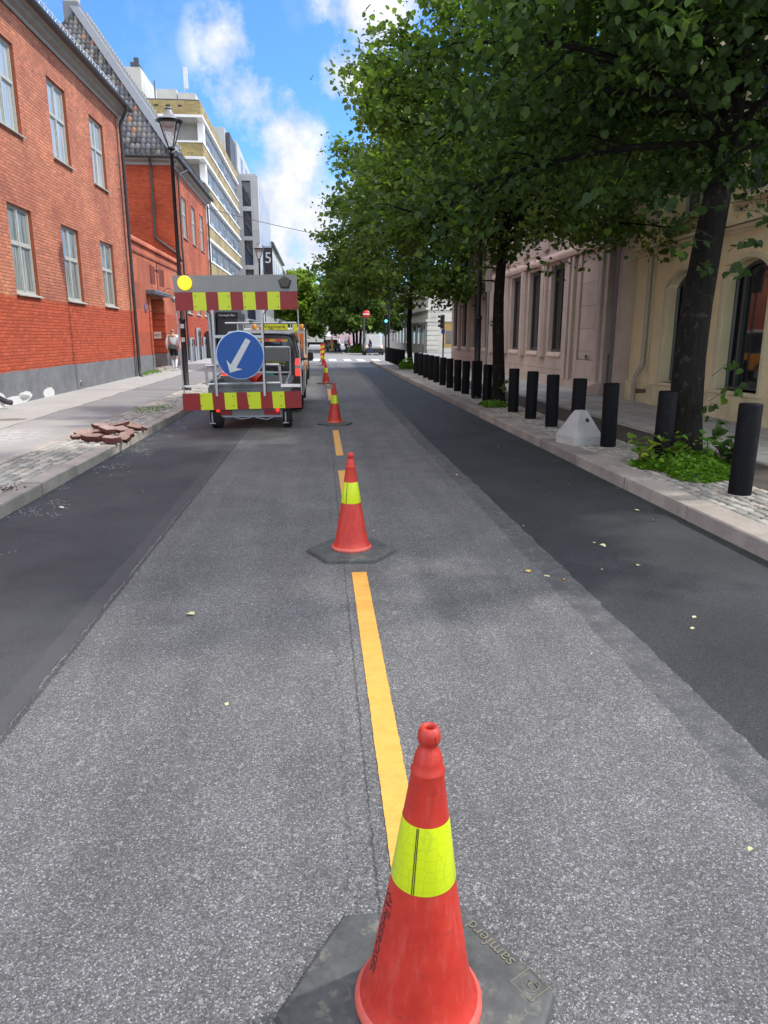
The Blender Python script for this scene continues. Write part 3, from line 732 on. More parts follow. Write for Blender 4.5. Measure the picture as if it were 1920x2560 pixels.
# ---- building 1: long orange house on the left
t = empty('brick_house', (-6.8, 20.0, 0), -math.atan(.02), 'long orange painted brick house on the left with pale casement windows', 'house')
ops = []
for y in (-11.9, -8.7, -5.6, -2.48, .73, 3.94):
    ops += [(y, y + 1.3, 2.60, 4.54), (y, y + 1.3, 6.17, 8.07)]
b = MB(); wall_open(b, -14, 7.12, .05, 8.86, ops, .14, 1)
b.quad((0, 7.12, .05), (-9, 7.12, .05), (-9, 7.12, 8.86), (0, 7.12, 8.86)); b.quad((0, -14, .05), (-9, -14, .05), (-9, -14, 8.86), (0, -14, 8.86))
b.quad((-9, -14, .05), (-9, 7.12, .05), (-9, 7.12, 8.86), (-9, -14, 8.86))
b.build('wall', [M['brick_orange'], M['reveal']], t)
for (ya, yb, za, zb) in ops:
    casement(t, ya, yb, za, zb, .13, 1, M['pane_pale'] if za > 5 else M['pane_grey'], M['frame'])
b = MB(); n_ = 60
ylist = lin(-14, 7.13, n_); rr = random.Random(5)
top = [.86 + .012 * (y + 4) * .6 + rr.uniform(-.012, .012) for y in ylist]
for i in range(n_ - 1):
    ya, yb = ylist[i], ylist[i+1]; xo = .028
    b.quad((xo, ya, -.1), (xo, yb, -.1), (xo, yb, top[i+1]), (xo, ya, top[i])); b.quad((0, ya, top[i]), (xo, ya, top[i]), (xo, yb, top[i+1]), (0, yb, top[i+1]))
pl = b.build('plinth', M['plinth'], t)
b = MB()
def blob(b, cy, cz, ry, rz_, seed, x=.031):
    q = random.Random(seed); pts = [(x, cy + ry*math.cos(a)*q.uniform(.9, 1.06), cz + rz_*math.sin(a)*q.uniform(.85, 1.08)) for a in [2*PI*k/18 for k in range(18)]]
    b.prism(pts, (.004, 0, 0))
for q_ in ((-3.3, .24, .85, .11, 1), (-2.75, .30, .36, .11, 2), (-4.2, .30, .45, .2, 7), (-1.36, .26, .36, .15, 4), (.95, .36, .035, .10, 5), (5.6, .2, .5, .05, 8)):
    b = MB(); blob(b, *q_); b.build('plaster_patch', M['patch_white'], pl)
b = MB(); b.box(.03, .036, .92, 1.0, .28, .40); b.build('vent', M['print_black'], pl)
b = MB()
prof = [(0, 8.80), (.05, 8.78), (.07, 8.86), (.20, 8.90), (.20, 8.93), (.23, 8.94), (.23, 8.99), (.34, 9.02), (.34, 9.10), (0, 9.10)]
b.prism([(x, -14, z) for x, z in prof], (0, 21.2, 0))
b.build('cornice', M['cornice'], t)
b = MB(); gp_ = [(.34 + .085 + .085*math.cos(a), 9.09 + .085*math.sin(a)) for a in lin(PI, 2*PI, 9)]
gp_ = gp_ + [(.50, 9.09), (.49, 9.09)] + [(.425 + .07*math.cos(a), 9.09 + .07*math.sin(a)) for a in lin(2*PI, PI, 9)]
b.prism([(x, -14, z) for x, z in gp_], (0, 21.25, 0)); b.prism([(.34, -14, 9.0), (.40, -14, 9.02), (.43, -14, 9.16), (.34, -14, 9.16)], (0, 21.2, 0))
b.build('gutter', M['gutter'], t)
b = MB()
b.add([(.40, -14, 9.14), (.40, 7.25, 9.14), (-4.5, 2.5, 12.6), (-4.5, -9, 12.6), (-9.4, 7.25, 9.14), (-9.4, -14, 9.14)], [(0, 1, 2, 3), (1, 4, 2), (4, 5, 3, 2), (5, 0, 3)])
b.build('roof', M['tiles'][0], t)
b = MB(); y = -6.0; k = 0
for z in (9.26, 9.62): b.tube([(.12, -6, z), (.12, 7.0, z)], .016, 6)
b.tube([(.22, -6, 9.3), (.22, 7.0, 9.3)], .014, 6)
while y < 6.9:
    b.tube([(.12, y, 9.2), (.12, y, 9.66)], .014, 5)
    b.tube([(.12, y, 9.26), (.12, y+.26, 9.62)], .010, 5); b.tube([(.12, y+.26, 9.62), (.12, y+.52, 9.26)], .010, 5)
    b.tube([(.12, y, 9.6), (-.25, y, 9.45)], .010, 5); b.tube([(.22, y+.26, 9.18), (.12, y+.26, 9.4)], .010, 5)
    y += .52
b.build('snow_guard', M['steel_light'], t)
b = MB()
b.tube([(.42, 6.62, 9.02), (.42, 6.66, 8.94), (.16, 6.86, 8.62), (.125, 6.88, 8.5), (.12, 6.86, .62), (.12, 6.85, .42), (.2, 6.7, .24), (.34, 6.45, .20)], .055, 10)
dp = b.build('downpipe', M['pipe'], t)
b = MB()
for z in (1.2, 3.1, 5.0, 6.9, 8.3): b.tube([(.12, 6.87, z), (.12, 6.87, z+.03)], .066, 10)
b.build('bracket', M['pipe'], dp)
b = MB(); b.tube([(.05, 6.60, 8.7), (.05, 6.58, .2)], .012, 5); b.build('cable', M['pipe'], t)  # thin dark vertical line left of the downpipe
b = MB(); b.tube([(.1, -4.55, 3), (.1, -4.55, .6), (.12, -4.5, .45), (.28, -4.32, .30), (.34, -4.22, .27)], .06, 10); b.tube([(.1, -4.55, 3), (.1, -4.55, 8.7)], .055, 8); b.build('downpipe', M['pipe'], t)
b = MB()
for z in (7.2, 6.45): b.tube([(.0, 6.35, z), (.1, 6.35, z), (.1, 6.42, z - .04)], .01, 5)
b.build('wall_hook', M['gutter'], t)

# ---- gate wall between the houses
t = empty('gate_wall', (-6.69, 27.1, 0), 0, 'rendered orange gate wall with rusticated doorway between the two brick houses', 'wall')
DY0, DY1, DZ = 2.72, 5.25, 3.2
RY0, RY1 = 3.2, 5.75
b = MB(); wall_open(b, .02, 9.72, .1, 5.0, [(DY0, DY1, .1, DZ)], .62, 1)
b.quad((0, .02, 5.0), (-.5, .02, 5.0), (-.5, 9.72, 5.05), (0, 9.72, 5.05))
b.quad((-.5, .02, .1), (-.5, 9.72, .1), (-.5, 9.72, 5.0), (-.5, .02, 5.0))
b.build('wall', [M['brick_gate'], M['brick_gate']], t)
b = MB(); b.prism([(-.5, .02, 5.0), (.10, .02, 5.0), (.10, .02, 5.08), (.05, .02, 5.18), (-.5, .02, 5.36)], (0, 9.7, 0)); b.prism([(0, .02, 4.62), (.05, .02, 4.64), (.07, .02, 4.7), (.07, .02, 4.76), (0, .02, 4.78)], (0, 9.7, 0))
b.build('coping', M['brick_gate'], t)
b = MB(); b.box(0, .03, .02, DY0 - .16, -.1, .95); b.box(0, .03, DY1 + .16, 9.7, -.1, 1.0); b.build('plinth', M['plinth'], t)
for k in range(8):
    z0 = .98 + k * .275
    for (ya, yb) in ((DY0 - .2, DY0 + .06), (DY1 - .03, DY1 + .22)):
        b = MB(); b.box(-.55 if ya > 4 else -.3, .05, ya, yb, z0, z0 + .25); b.build('quoin', M['brick_gate'], t, bevel=.012)
b = MB(); b.box(-.3, .06, DY0 - .2, DY0 + .06, 0, .95); b.box(-.55, .04, DY1 - .03, DY1 + .22, 0, .95); b.build('jamb_plinth', M['plinth'], t)
b = MB(); b.box(-.62, -.56, DY0, DY1, .1, DZ)
for k in range(7): b.box(-.56, -.545, DY0 + .05 + k*.36, DY0 + .38 + k*.36, .2, DZ - .05)
b.build('door', worn('brown_door', (.05, .02, .015, 1), .6, .3), t)
b = MB(); b.box(-.3, .34, DY0 - .45, DY1 + .1, 3.28, 3.34); b.box(-.2, .36, DY0 - .45, DY1 + .1, 3.34, 3.42); b.build('canopy', M['slate'], t, bevel=.01)
b = MB(); b.box(0, .25, DY0 - .3, DY1 + .3, .1, .42); b.build('step', M['kerb'], t)
dark = M['reveal']
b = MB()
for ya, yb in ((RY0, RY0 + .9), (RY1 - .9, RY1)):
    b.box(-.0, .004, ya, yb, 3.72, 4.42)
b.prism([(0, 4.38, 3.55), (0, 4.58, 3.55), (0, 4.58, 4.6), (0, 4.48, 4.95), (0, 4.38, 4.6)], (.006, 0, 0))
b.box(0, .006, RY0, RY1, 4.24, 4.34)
b.build('blind_window', worn('recess_shade_paint', (.17, .035, .02, 1), .9, .2), t)  # no recess cut: flat plates whose dark red paints its shade
b = MB(); b.box(.0, .05, RY0 + .1, RY0 + .14, 3.72, 4.42); b.box(0, .05, RY1 - .14, RY1 - .1, 3.72, 4.42); b.build('mullion', M['brick_gate'], t)
# loose fittings on the gate wall
b = MB(); b.lathe([(0, 0), (.16, 0), (.16, .012), (0, .014)], 20); o = b.build('house_number_plaque', worn('enamel_blue', (.05, .10, .35, 1), .35), loc=(-6.68, 29.1, 2.72), rot=(0, rad(90), 0)); o.scale = (1.15, .9, 1)
tag(o, 'small oval blue plaque on the gate wall left of the doorway', 'plaque')
text('lettering', '5', .16, (0, 0, .016), (0, 0, rad(90)), M['white_paint'], o)
t = empty('notice_sign', (-7.0, 32.315, 1.72), 0, 'white notice board fixed inside the gate doorway jamb', 'sign')
b = MB(); b.box(-.16, .16, -.015, 0, -.14, .14); bd = b.build('board', worn('sign_white', (.75, .74, .68, 1), .6, .1), t, bevel=.004)
text('lettering', 'ADGANG\nFORBUDT', .06, (0, -.016, 0), (rad(90), 0, 0), M['print_black'], bd)
t = empty('wall_lantern', (-6.69, 32.62, 3.3), 0, 'grey hooped lantern on a bracket right of the gate canopy', 'lamp')
b = MB(); b.tube([(0, 0, .05)] + [(.22 - .22*math.cos(a), 0, .15 + .22*math.sin(a)) for a in lin(0, PI, 9)] + [(.44, 0, .05)], .014, 6); b.build('bracket', M['gutter'], t)
b = MB(); b.lathe([(.02, .06), (.14, -.02), (.16, -.08), (.10, -.2), (.03, -.22)], 14, c=(.44, 0, 0), cap0=True, cap1=True); b.build('shade', M['steel'], t)

# ---- tiled roofs built tile by tile
def tile_plane(b, O, u, w, nrm, W, L, left, right, rr, tw=.235, th=.33, nm=5):
    """O eave corner, u along the eave, w up the slope; left(s), right(s) = u-limits at slope distance s"""
    s = 0.0
    while s < L:
        a0, a1 = left(s + th*.5), right(s + th*.5); k0 = math.ceil(a0 / tw); k1 = int(a1 / tw)
        for k in range(k0, k1):
            c = O + u * (k*tw) + w * s; mi = rr.choices(range(nm), [5, 2.2, 2.2, 1.1, 4.5])[0]
            vs = []; pts = [(0, .0), (.10, .012), (.28, .062), (.5, .084), (.72, .062), (.90, .012), (1., 0)]
            j = rr.uniform(-.012, .012)
            for (f, h) in pts: vs.append(c + u*(f*tw) + nrm*(h + .030) - w*(.03 + j))
            for (f, h) in pts: vs.append(c + u*(f*tw) + nrm*h + w*(th + .01))
            for (f, h) in pts: vs.append(c + u*(f*tw) + nrm*(h - .01) - w*(.03 + j))
            np_ = len(pts)
            b.add(vs, [(i, i+1, np_+i+1, np_+i) for i in range(np_-1)] + [(i, 2*np_+i, 2*np_+i+1, i+1) for i in range(np_-1)], mi, True)
        s += th
# ---- building 2: hipped red house
t = empty('hipped_house', (-6.8, 36.85, 0), 0, 'red painted house with steep tiled hip roof and tall chimney beyond the gate', 'house')
ops = [(y, y + 1.25, z0, z1) for y in (2.1, 4.88, 7.65) for z0, z1 in ((6.57, 8.52), (2.86, 4.8))]
b = MB(); wall_open(b, 0, 10.4, .1, 9.55, ops, .12, 1)
b.quad((-10, 10.4, .1), (0, 10.4, .1), (0, 10.4, 9.55), (-10, 10.4, 9.55))
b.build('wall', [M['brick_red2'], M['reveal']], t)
b = MB(); b.quad((-10, 0, .1), (0, 0, .1), (0, 0, 9.55), (-10, 0, 9.55)); b.build('side_wall', M['brick_red'], t)
for o_ in ops: casement(t, *o_, .11, 1, M['pane_pale'] if o_[2] > 5 else M['pane_grey'], M['frame'], transom=.6)
b = MB(); n0 = 0
b.box(0, .03, 0, 10.4, -.1, 1.15); pl = b.build('plinth', worn('pale_grey_plinth', (.30, .305, .32, 1), .9, .15, 3, spots=((.6, .59, .56, 1), .5)), t)
for i, (y0, z1) in enumerate(((1.75, 1.62), (3.9, 2.15), (6.1, 1.66))):
    b = MB(); b.box(.03, .07, y0, y0 + 1.25, .2, z1); sp = b.build('cellar_surround', pl.data.materials[0], t)
    b = MB(); w_ = .34 if i != 1 else .28; cy = y0 + .8; zt = z1 - .42
    pts = [(.072, cy + w_, .35)] + [(.072, cy + w_*math.cos(a), zt + w_*math.sin(a)) for a in lin(0, PI, 9)] + [(.072, cy - w_, .35)]
    b.prism(pts, (.003, 0, 0)); b.build('cellar_opening', M['plinth'] if i != 1 else M['gutter'], sp)
    b = MB(); b.tube([(.10, cy + w_, .3), (.10, cy + w_, zt)] + [(.10, cy + w_*math.cos(a), zt + w_*math.sin(a)) for a in lin(0, PI, 9)], .025, 6); b.build('arch_moulding', M['gutter'], sp)
b = MB()
for prof, d in (([(0, 9.45), (.04, 9.44), (.06, 9.55), (.28, 9.62), (.30, 9.74), (0, 9.74)], None),):
    b.prism([(x, -.3, z) for x, z in prof], (0, 11.0, 0))
    b.prism([(.3, -x, z) for x, z in prof], (-10.6, 0, 0))
b.build('cornice', M['cornice'], t)
b = MB(); b.tube([(.40, -.42, 9.76), (.40, 10.75, 9.76)], .075, 8); b.tube([(.40, -.42, 9.757), (-10.4, -.42, 9.757)], .075, 8); b.build('gutter', M['gutter'], t)
hx, ez, rz_ = 5.43, 9.78, 17.6
ap1 = Vector((-5.05, 4.85, rz_)); ap2 = Vector((-5.05, 5.6, rz_))
c00 = Vector((.38, -.40, ez)); c10 = Vector((.38, 10.8, ez)); c01 = Vector((-10.48, -.40, ez)); c11 = Vector((-10.48, 10.8, ez))
b = MB(); rr = random.Random(12)
b.add([c00, c10, ap2, ap1], [(0, 1, 2, 3)], 1); b.add([c01, c00, ap1], [(0, 1, 2)], 1); b.add([c11, c01, ap1, ap2], [(0, 1, 2, 3)], 1); b.add([c10, c11, ap2], [(0, 1, 2)], 1)
# end hip
u = Vector((1, 0, 0)); mid = (c00 + c01) / 2; wv = ap1 - mid; L = wv.length; w = wv.normalized(); nrm = u.cross(w).normalized()
tile_plane(b, c01.copy(), u, w, nrm, 10.86, L, lambda s: 5.43*s/L, lambda s: 10.86 - 5.43*s/L, rr)
u = Vector((0, 1, 0)); wv = Vector((ap1.x - c00.x, 0, rz_ - ez)); L2 = wv.length; w = wv.normalized(); nrm = u.cross(w).normalized()
tile_plane(b, c00.copy(), u, w, nrm, 11.2, L2, lambda s: 5.25*s/L2, lambda s: 11.2 - 5.2*s/L2, rr)
roof = b.build('roof', M['tiles'], t)
b = MB(); d = (ap1 - c00).normalized(); sd = Vector((.5, -.5, 0)); up = Vector((0, 0, .1))
q = lambda p: [p + Vector((.18, .06, .10)), p + Vector((.02, -.02, .21)), p + Vector((-.30, -.10, .12)), p + Vector((-.05, .05, 0))]
b.loft([q(c00), q(ap1)], smooth=False); b.build('hip_flashing', M['slate'], roof)
b = MB(); 
for k in range(40):
    f = .04 + .94 * k / 40; p = c00.lerp(ap1, f) + Vector((.22, .22, .10)); b.box(p.x - .10, p.x + .10, p.y - .10, p.y + .10, p.z - .07, p.z + .07)
b.build('verge_mortar', worn('verge_mortar', (.34, .335, .32, 1), .9, .3, 20), roof)
b = MB(); b.tube([c00 + Vector((-.3, -.02, .25)), c00 + Vector((-9, -.02, .25))], .02, 5)
for k in range(10): b.tube([c00 + Vector((-.5 - k, -.02, .25)), c00 + Vector((-.5 - k, .2, .05))], .012, 4)
y = -.2
while y < 10.6:
    b.tube([(.15, y, 9.95), (.30, y, 10.3)], .022, 4); y += .34
b.tube([(.26, -.2, 10.2), (.26, 10.6, 10.2)], .02, 5); b.build('snow_guard', M['gutter'], roof)
b = MB(); b.box(-5.65, -4.9, 4.75, 5.5, 16.9, 17.9); b.build('lead_apron', M['slate'], roof)
b = MB(); b.box(-5.55, -4.98, 4.85, 5.42, 17.0, 20.6); b.build('chimney', stucco('chimney_render', (.40, .37, .32, 1)), roof)
b = MB(); b.tube([(-.90, -.42, 9.7), (-.90, -.10, 9.4), (-.92, -.07, 9.2), (-.93, -.07, 6.3), (-.85, -.07, 6.18), (-.06, -.07, 5.6), (.10, -.05, 5.45), (.12, .5, 5.25)], .055, 8); b.build('downpipe', M['pipe'], t)
b = MB(); b.tube([(.40, 2.0, 9.7), (.40, 1.8, 9.6), (.12, 1.2, 9.3), (.10, 1.15, 9.1), (.10, 1.0, 6.0), (.12, .95, 5.7), (.12, 1.0, 5.3), (.10, 1.0, .5)], .05, 8); b.build('downpipe', M['pipe'], t)
b = MB(); b.tube([(.12, 10.3, 9.4), (.10, 10.3, .5)], .05, 8); b.build('downpipe', M['pipe'], t)
b = MB(); rr = random.Random(3)
for k in range(8): 
    y = .6 + k * 1.25; z = 9.0 - rr.uniform(0, .25); b.prism([(.002, y, z + .4), (.002, y + .08, z + .4), (.002, y + .10, z), (.002, y + .04, z - .2)], (.004, 0, 0))
b.build('anchor_plate', M['gutter'], t)

# utility cabinet
t = empty('utility_cabinet', (-6.5, 44.2, .45), 0, 'dark green utility cabinet standing against the red house', 'cabinet')
b = MB(); b.box(-.2, .2, -.35, .35, 0, 1.5); b.build('body', worn('cabinet_green', (.045, .055, .05, 1), .5, .25), t, bevel=.02)
b = MB(); b.box(-.21, .21, -.37, .37, 1.5, 1.55); b.build('lid', M['gutter'], t)
b = MB(); b.box(.2, .21, -.31, -.01, .1, 1.4); b.box(.2, .21, .01, .31, .1, 1.4); b.build('door', M['gutter'], t)

# ---- building 3: yellow brick office block
M['yellow_brick'] = painted_brick('yellow_brick', (.37, .31, .15, 1), None, 0, 'yz', .2, .4, .12)
M['yellow_brick_side'] = painted_brick('yellow_brick_side', (.40, .335, .15, 1), None, 0, 'xz', .2, .4, .12)
M['white_trim'] = worn('white_trim', (.78, .78, .76, 1), .6, .08, 3)
M['grey_panel'] = stucco('grey_panel', (.40, .39, .36, 1), joints=(1.1, 6), plane='xz')
M['pale_block'] = stucco('pale_penthouse', (.52, .51, .46, 1))
t = empty('office_block', (-7.5, 52.2, 0), 0, 'yellow brick office block with white bands and long window strips', 'building')
Yl = 21.2
bands = [(16.62, 15.78), (14.12, 13.28), (11.68, 10.86), (9.12, 8.28), (6.75, 5.85)]
b = MB()
for (zt, zb) in bands: b.box(-9, .0, .0, Yl, zb, zt)
b.build('brick_band', [M['yellow_brick']], t)
b = MB()
for (zt, zb) in bands: b.quad((-16, -.003, zb), (.0, -.003, zb), (0, -.003, zt), (-16, -.003, zt)); b.quad((-16, -.003, zt), (0, -.003, zt), (0, 1.6, zt), (-16, 1.6, zt)); b.quad((-16, -.003, zb), (0, -.003, zb), (0, 1.6, zb), (-16, 1.6, zb))
b.build('balcony_band', [M['yellow_brick_side']], t)
b = MB()
for (zt, zb) in bands:
    b.box(-16, .10, -.10, Yl + .05, zb - .16, zb - .003); b.box(-16, .06, -.06, Yl + .05, zt + .003, zt + .12) if zt < 16 else None
b.build('trim', M['white_trim'], t)
b = MB()
for (zt, zb) in bands: b.box(-15.9, -.3, -.06, 1.55, zb - .19, zb - .163)
b.build('soffit', M['grey_panel'], t)
b = MB(); b.box(-15.9, -.35, 1.56, 3.0, 0, 16.0); b.build('recess_wall', M['grey_panel'], t)
for (za, zb) in ((14.24, 15.62), (11.80, 13.12), (9.24, 10.70), (6.87, 8.12)):
    b = MB(); b.box(-.4, -.14, 1.6, Yl - .05, za, zb); st = b.build('window_strip', M['pane_office'], t)
    b = MB(); n_ = 15
    for k in range(n_ + 1):
        y = 1.6 + (Yl - 1.7) * k / n_; b.box(-.14, -.10, y - .022, y + .022, za, zb)
    for k in range(n_):
        if k % 3 == 1: b.box(-.14, -.105, 1.63 + (Yl - 1.7) * k / n_, 1.57 + (Yl - 1.7) * (k+1) / n_, za, za + .45)
    tag(b.build('mullion', M['steel'], st), kind='stuff')
    b = MB(); rr = random.Random(int(za*7))
    for k in range(n_):
        h = rr.uniform(.35, .95) if rr.random() < .8 else .1
        b.box(-.14, -.12, 1.66 + (Yl - 1.7) * k / n_, 1.54 + (Yl - 1.7) * (k+1) / n_, zb - (zb - za) * h, zb - .02)
    b.build('blind', worn('grey_blind', (.17, .18, .19, 1), .6, .1), st)
    b = MB(); b.box(-.42, -.02, .95, 1.6, za, zb + .02); b.build('corner_post', M['white_trim'], t)
b = MB(); b.box(-8, -.16, 1.6, Yl, 3.3, 5.7); b.box(-8, -.05, .0, Yl, 0, 3.3); b.build('lower_storeys', worn('dark_shopfront', (.05, .05, .055, 1), .5, .2), t)
b = MB(); b.box(-15.8, -.1, .1, Yl, 16.62, 16.72); b.build('roof_deck', M['gutter'], t)
b = MB(); b.box(-9.0, -4.3, 3.0, 9.0, 18.0, 19.45); b.box(-8.6, -4.6, 3.3, 9, 16.7, 18.0); b.box(-4.3, -2.9, 3.4, 9.0, 16.7, 17.0); b.box(-3.3, -1.95, 2.8, 9.0, 16.8, 18.1); b.box(-1.9, -.7, 2.8, 8.5, 16.8, 17.9)
b.build('penthouse', M['pale_block'], t)
b = MB(); b.box(-4.95, -4.4, 3.0, 4.2, 19.45, 19.75); b.box(-4.75, -4.45, 3.2, 3.5, 19.75, 20.1); b.build('flue', M['gutter'], t)
b = MB(); b.tube([(-1.42, 2.8, 18.0), (-1.42, 2.8, 19.45)], .03, 6); b.box(-1.40, -1.14, 2.7, 2.85, 18.15, 19.45); b.build('antenna', M['steel_light'], t); b = MB(); b.tube([(-3.4, 2.8, 17.3), (-3.4, 2.8, 18.6)], .04, 5); b.build('antenna', M['gutter'], t)
b = MB()
for k in range(6): b.box(-5.2 + k*.75, -4.95 + k*.75, -.012, -.004, 16.25, 16.36)
b.build('weep_slot', M['print_black'], t)
t = empty('shop_porch', (-6.6, 54.2, 0), 0, 'dark shop porch with white lettering projecting from the yellow office block', 'shop front')
b = MB(); b.box(-.85, .62, 0, 5, .1, 3.0); b.build('porch_wall', worn('dark_porch', (.035, .035, .04, 1), .5, .2), t)
b = MB(); b.box(-.9, .66, -.05, 5, 3.0, 3.42); fa = b.build('fascia', M['print_black'], t)
text('lettering', 'Fytomykk Flor', .20, (-.12, -.056, 3.2), (rad(90), 0, 0), M['white_trim'], fa)

# ---- building 4 and beyond
M['pale_grey'] = stucco('pale_grey_render', (.42, .43, .44, 1), .4, .06, joints=(30, 3.0), plane='xz')
M['pale_grey_y'] = stucco('pale_grey_panels', (.44, .45, .46, 1), .4, .06)
t = empty('grey_office', (-7.9, 73.5, 0), 0, 'pale grey modern office with tall slit windows and a corner window column', 'building')
b = MB(); b.box(-20, -.6, 0.02, 46, 0, 20.6); b.box(-.55, 0, 4.6, 46, 0, 20.6); b.box(-20, -.9, 5.5, 40, 20.6, 21.4); b.build('tower_wall', M['pale_grey'], t)
b = MB(); b.box(-.55, -.18, .5, 4.6, 0, 20.3); b.build('joint_strip', M['gutter'], t)
for k in range(4):
    b = MB(); b.box(-.1, .008, 8 + k*5, 10.2 + k*5, 17.4, 19.9); b.build('window', M['pane_blue'], t)
b = MB(); ops = [(z - 2.35, z) for z in (16.55, 13.78, 11.05, 8.3, 5.55)]
zs = [0] + [q for o in reversed(ops) for q in o] + [17.0]
b.box(-.5, .53, 2.5, 20, 0, 3.0)
for za, zb in zip(zs[::2], zs[1::2]): b.box(.53, 1.37, 2.5, 3.0, za, zb)
b.box(-.5, .53, 2.5, 20, 3.0, 17.0); b.box(1.37, 2.08, 2.5, 20.4, 0, 17.0); b.box(.53, 1.37, 3.0, 20, 0, 17)
b.box(.2, 1.9, 3.2, 12, 17.0, 17.3)
b.build('front_block', M['pale_grey'], t)
for za, zb in ops:
    b = MB(); b.box(.53, 1.37, 2.86, 2.94, za, zb); w_ = b.build('window', M['pane_blue'], t)
    b = MB(); b.box(.53, .58, 2.82, 2.86, za, zb); b.box(1.32, 1.37, 2.82, 2.86, za, zb); b.box(.58, 1.32, 2.82, 2.86, zb - .06, zb); b.box(.58, 1.32, 2.82, 2.86, za, za + .06); b.build('frame', M['gutter'], w_)
for k in range(9):
    b = MB(); y = 4.2 + k * 1.8; b.box(2.06, 2.085, y, y + .62, 4.0, 16.3); b.build('slit_window', M['pane_blue'], t)
def row_block(name, label, x, y0, y1, ztop, m, win, roofm=None, xw=12, n=6, fl=((1.0, 2.6), (4, 5.6), (7, 8.6), (10, 11.6))):
    t = empty(name, (x, y0, 0), 0, label, 'building'); L = y1 - y0
    b = MB(); b.box(-xw, 0, 0, L, 0, ztop); b.build('wall', m, t)
    for za, zb in fl:
        if zb > ztop - .5: continue
        for k in range(n):
            b = MB(); y = L * (k + .25) / n; b.box(0, .03, y, y + L/n*.45, za, zb); b.build('window', win, t)
    if roofm:
        b = MB(); b.prism([(.4, -.2, ztop), (.4, -.2, ztop + .2), (-xw/2, -.2, ztop + 3), (-xw - .4, -.2, ztop + .2), (-xw - .4, -.2, ztop)], (0, L + .4, 0)); b.build('roof', roofm, t)
    return t
row_block('cream_house', 'cream house with dark eaves beyond the pale grey office', -5.9, 94.2, 122, 12.9, stucco('cream_wall', (.50, .48, .42, 1)), M['pane_dark'], M['gutter'])
row_block('beige_house', 'low beige house farthest along the left side of the street', -6.4, 122.4, 165, 12.8, stucco('beige_wall', (.44, .42, .37, 1)), M['pane_dark'], M['tiles'][2], n=7)
b = MB(); b.box(0, .06, 0, .06, 0, 1)   # banner below
b = MB()
t = empty('street_banner', (-3.42, 51.4, 0), 0, 'tall black banner with number 5 beside the far left lamp post', 'banner')
b = MB(); b.box(-.29, .29, -.02, .02, 3.6, 7.55); bn = b.build('cloth', worn('black_banner', (.02, .02, .028, 1), .6, .2), t)
b = MB(); b.tube([(-.33, 0, 0), (-.33, 0, 7.7)], .035, 8); b.tube([(-.33, 0, 7.6), (.3, 0, 7.6)], .02, 6); b.build('pole', M['gutter'], t)
M['banner_white'] = plain('banner_print', (.55, .57, .62, 1), .6)
text('lettering', '5', 1.0, (0, -.024, 6.85), (rad(90), 0, 0), M['banner_white'], bn, ext=.003)
for z, s in ((5.75, 'HOVED'), (5.1, 'ER HER'), (4.5, 'TURER'), (4.0, 'INNGANG')): text('lettering', s, .17, (0, -.024, z), (rad(90), 0, 0), M['banner_white'], bn, ext=.003)

# ---- right side: pale yellow house, pink stone building
M['cream_render'] = stucco('cream_yellow_render', (.79, .69, .42, 1), 1.4, .07)
M['cream_plinth'] = stucco('cream_stone_base', (.66, .59, .37, 1), 2.2, .2, bump=.3)
M['cream_trim'] = stucco('cream_trim', (.66, .60, .40, 1), 2.0, .12)
t = empty('yellow_house', (7.5, 8.6, 0), 0, 'pale yellow rendered house with arched display windows at the right edge', 'house')
def arch_pts(ya, yb, zs, zt, n=12):
    h = zt - zs; c = (yb - ya) / 2; Rr = (c*c + h*h) / (2*h); cy = (ya+yb)/2; cz = zt - Rr; a0 = math.asin(c / Rr)
    return [(cy + Rr*math.sin(a), cz + Rr*math.cos(a)) for a in lin(-a0, a0, n)]
aw = [(-.4 + 2.27*k, 1.05 + 2.27*k) for k in range(4)]   # local y
aw = [(1.05, 2.45), (3.18, 4.56), (5.42, 6.80)]
ops = [(ya, yb, .66, 2.97) for ya, yb in aw] + [(ya + .1, yb - .1, z, z + 2.0) for ya, yb in aw for z in (4.05, 7.2)]
b = MB(); wall_open(b, .0, 8.5, .1, 9.3, ops, .30, -1)
b.box(.02, 9, .0, .05, 0, 9.3); b.quad((0, 8.5, .1), (9, 8.5, .1), (9, 8.5, 9.3), (0, 8.5, 9.3)); b.quad((0, 0, .1), (9, 0, .1), (9, 0, 9.3), (0, 0, 9.3)); b.quad((0, 0, 9.3), (9, 0, 9.3), (9, 8.5, 9.3), (0, 8.5, 9.3))
for ya, yb in aw:
    ap = arch_pts(ya, yb, 2.70, 2.96)
    poly = [(0, ya, 2.97)] + [(0, y, z) for y, z in ap] + [(0, yb, 2.97)]
    half = len(ap) // 2
    b.prism([(.003, y, z) for y, z in [(ya, 2.975)] + ap[:half+1] + [(ap[half][0], 2.975)]], (.29, 0, 0)); b.prism([(.003, y, z) for y, z in [(ap[half][0], 2.975)] + ap[half:] + [(yb, 2.975)]], (.29, 0, 0))
b.build('wall', [M['cream_render'], M['cream_render']], t)
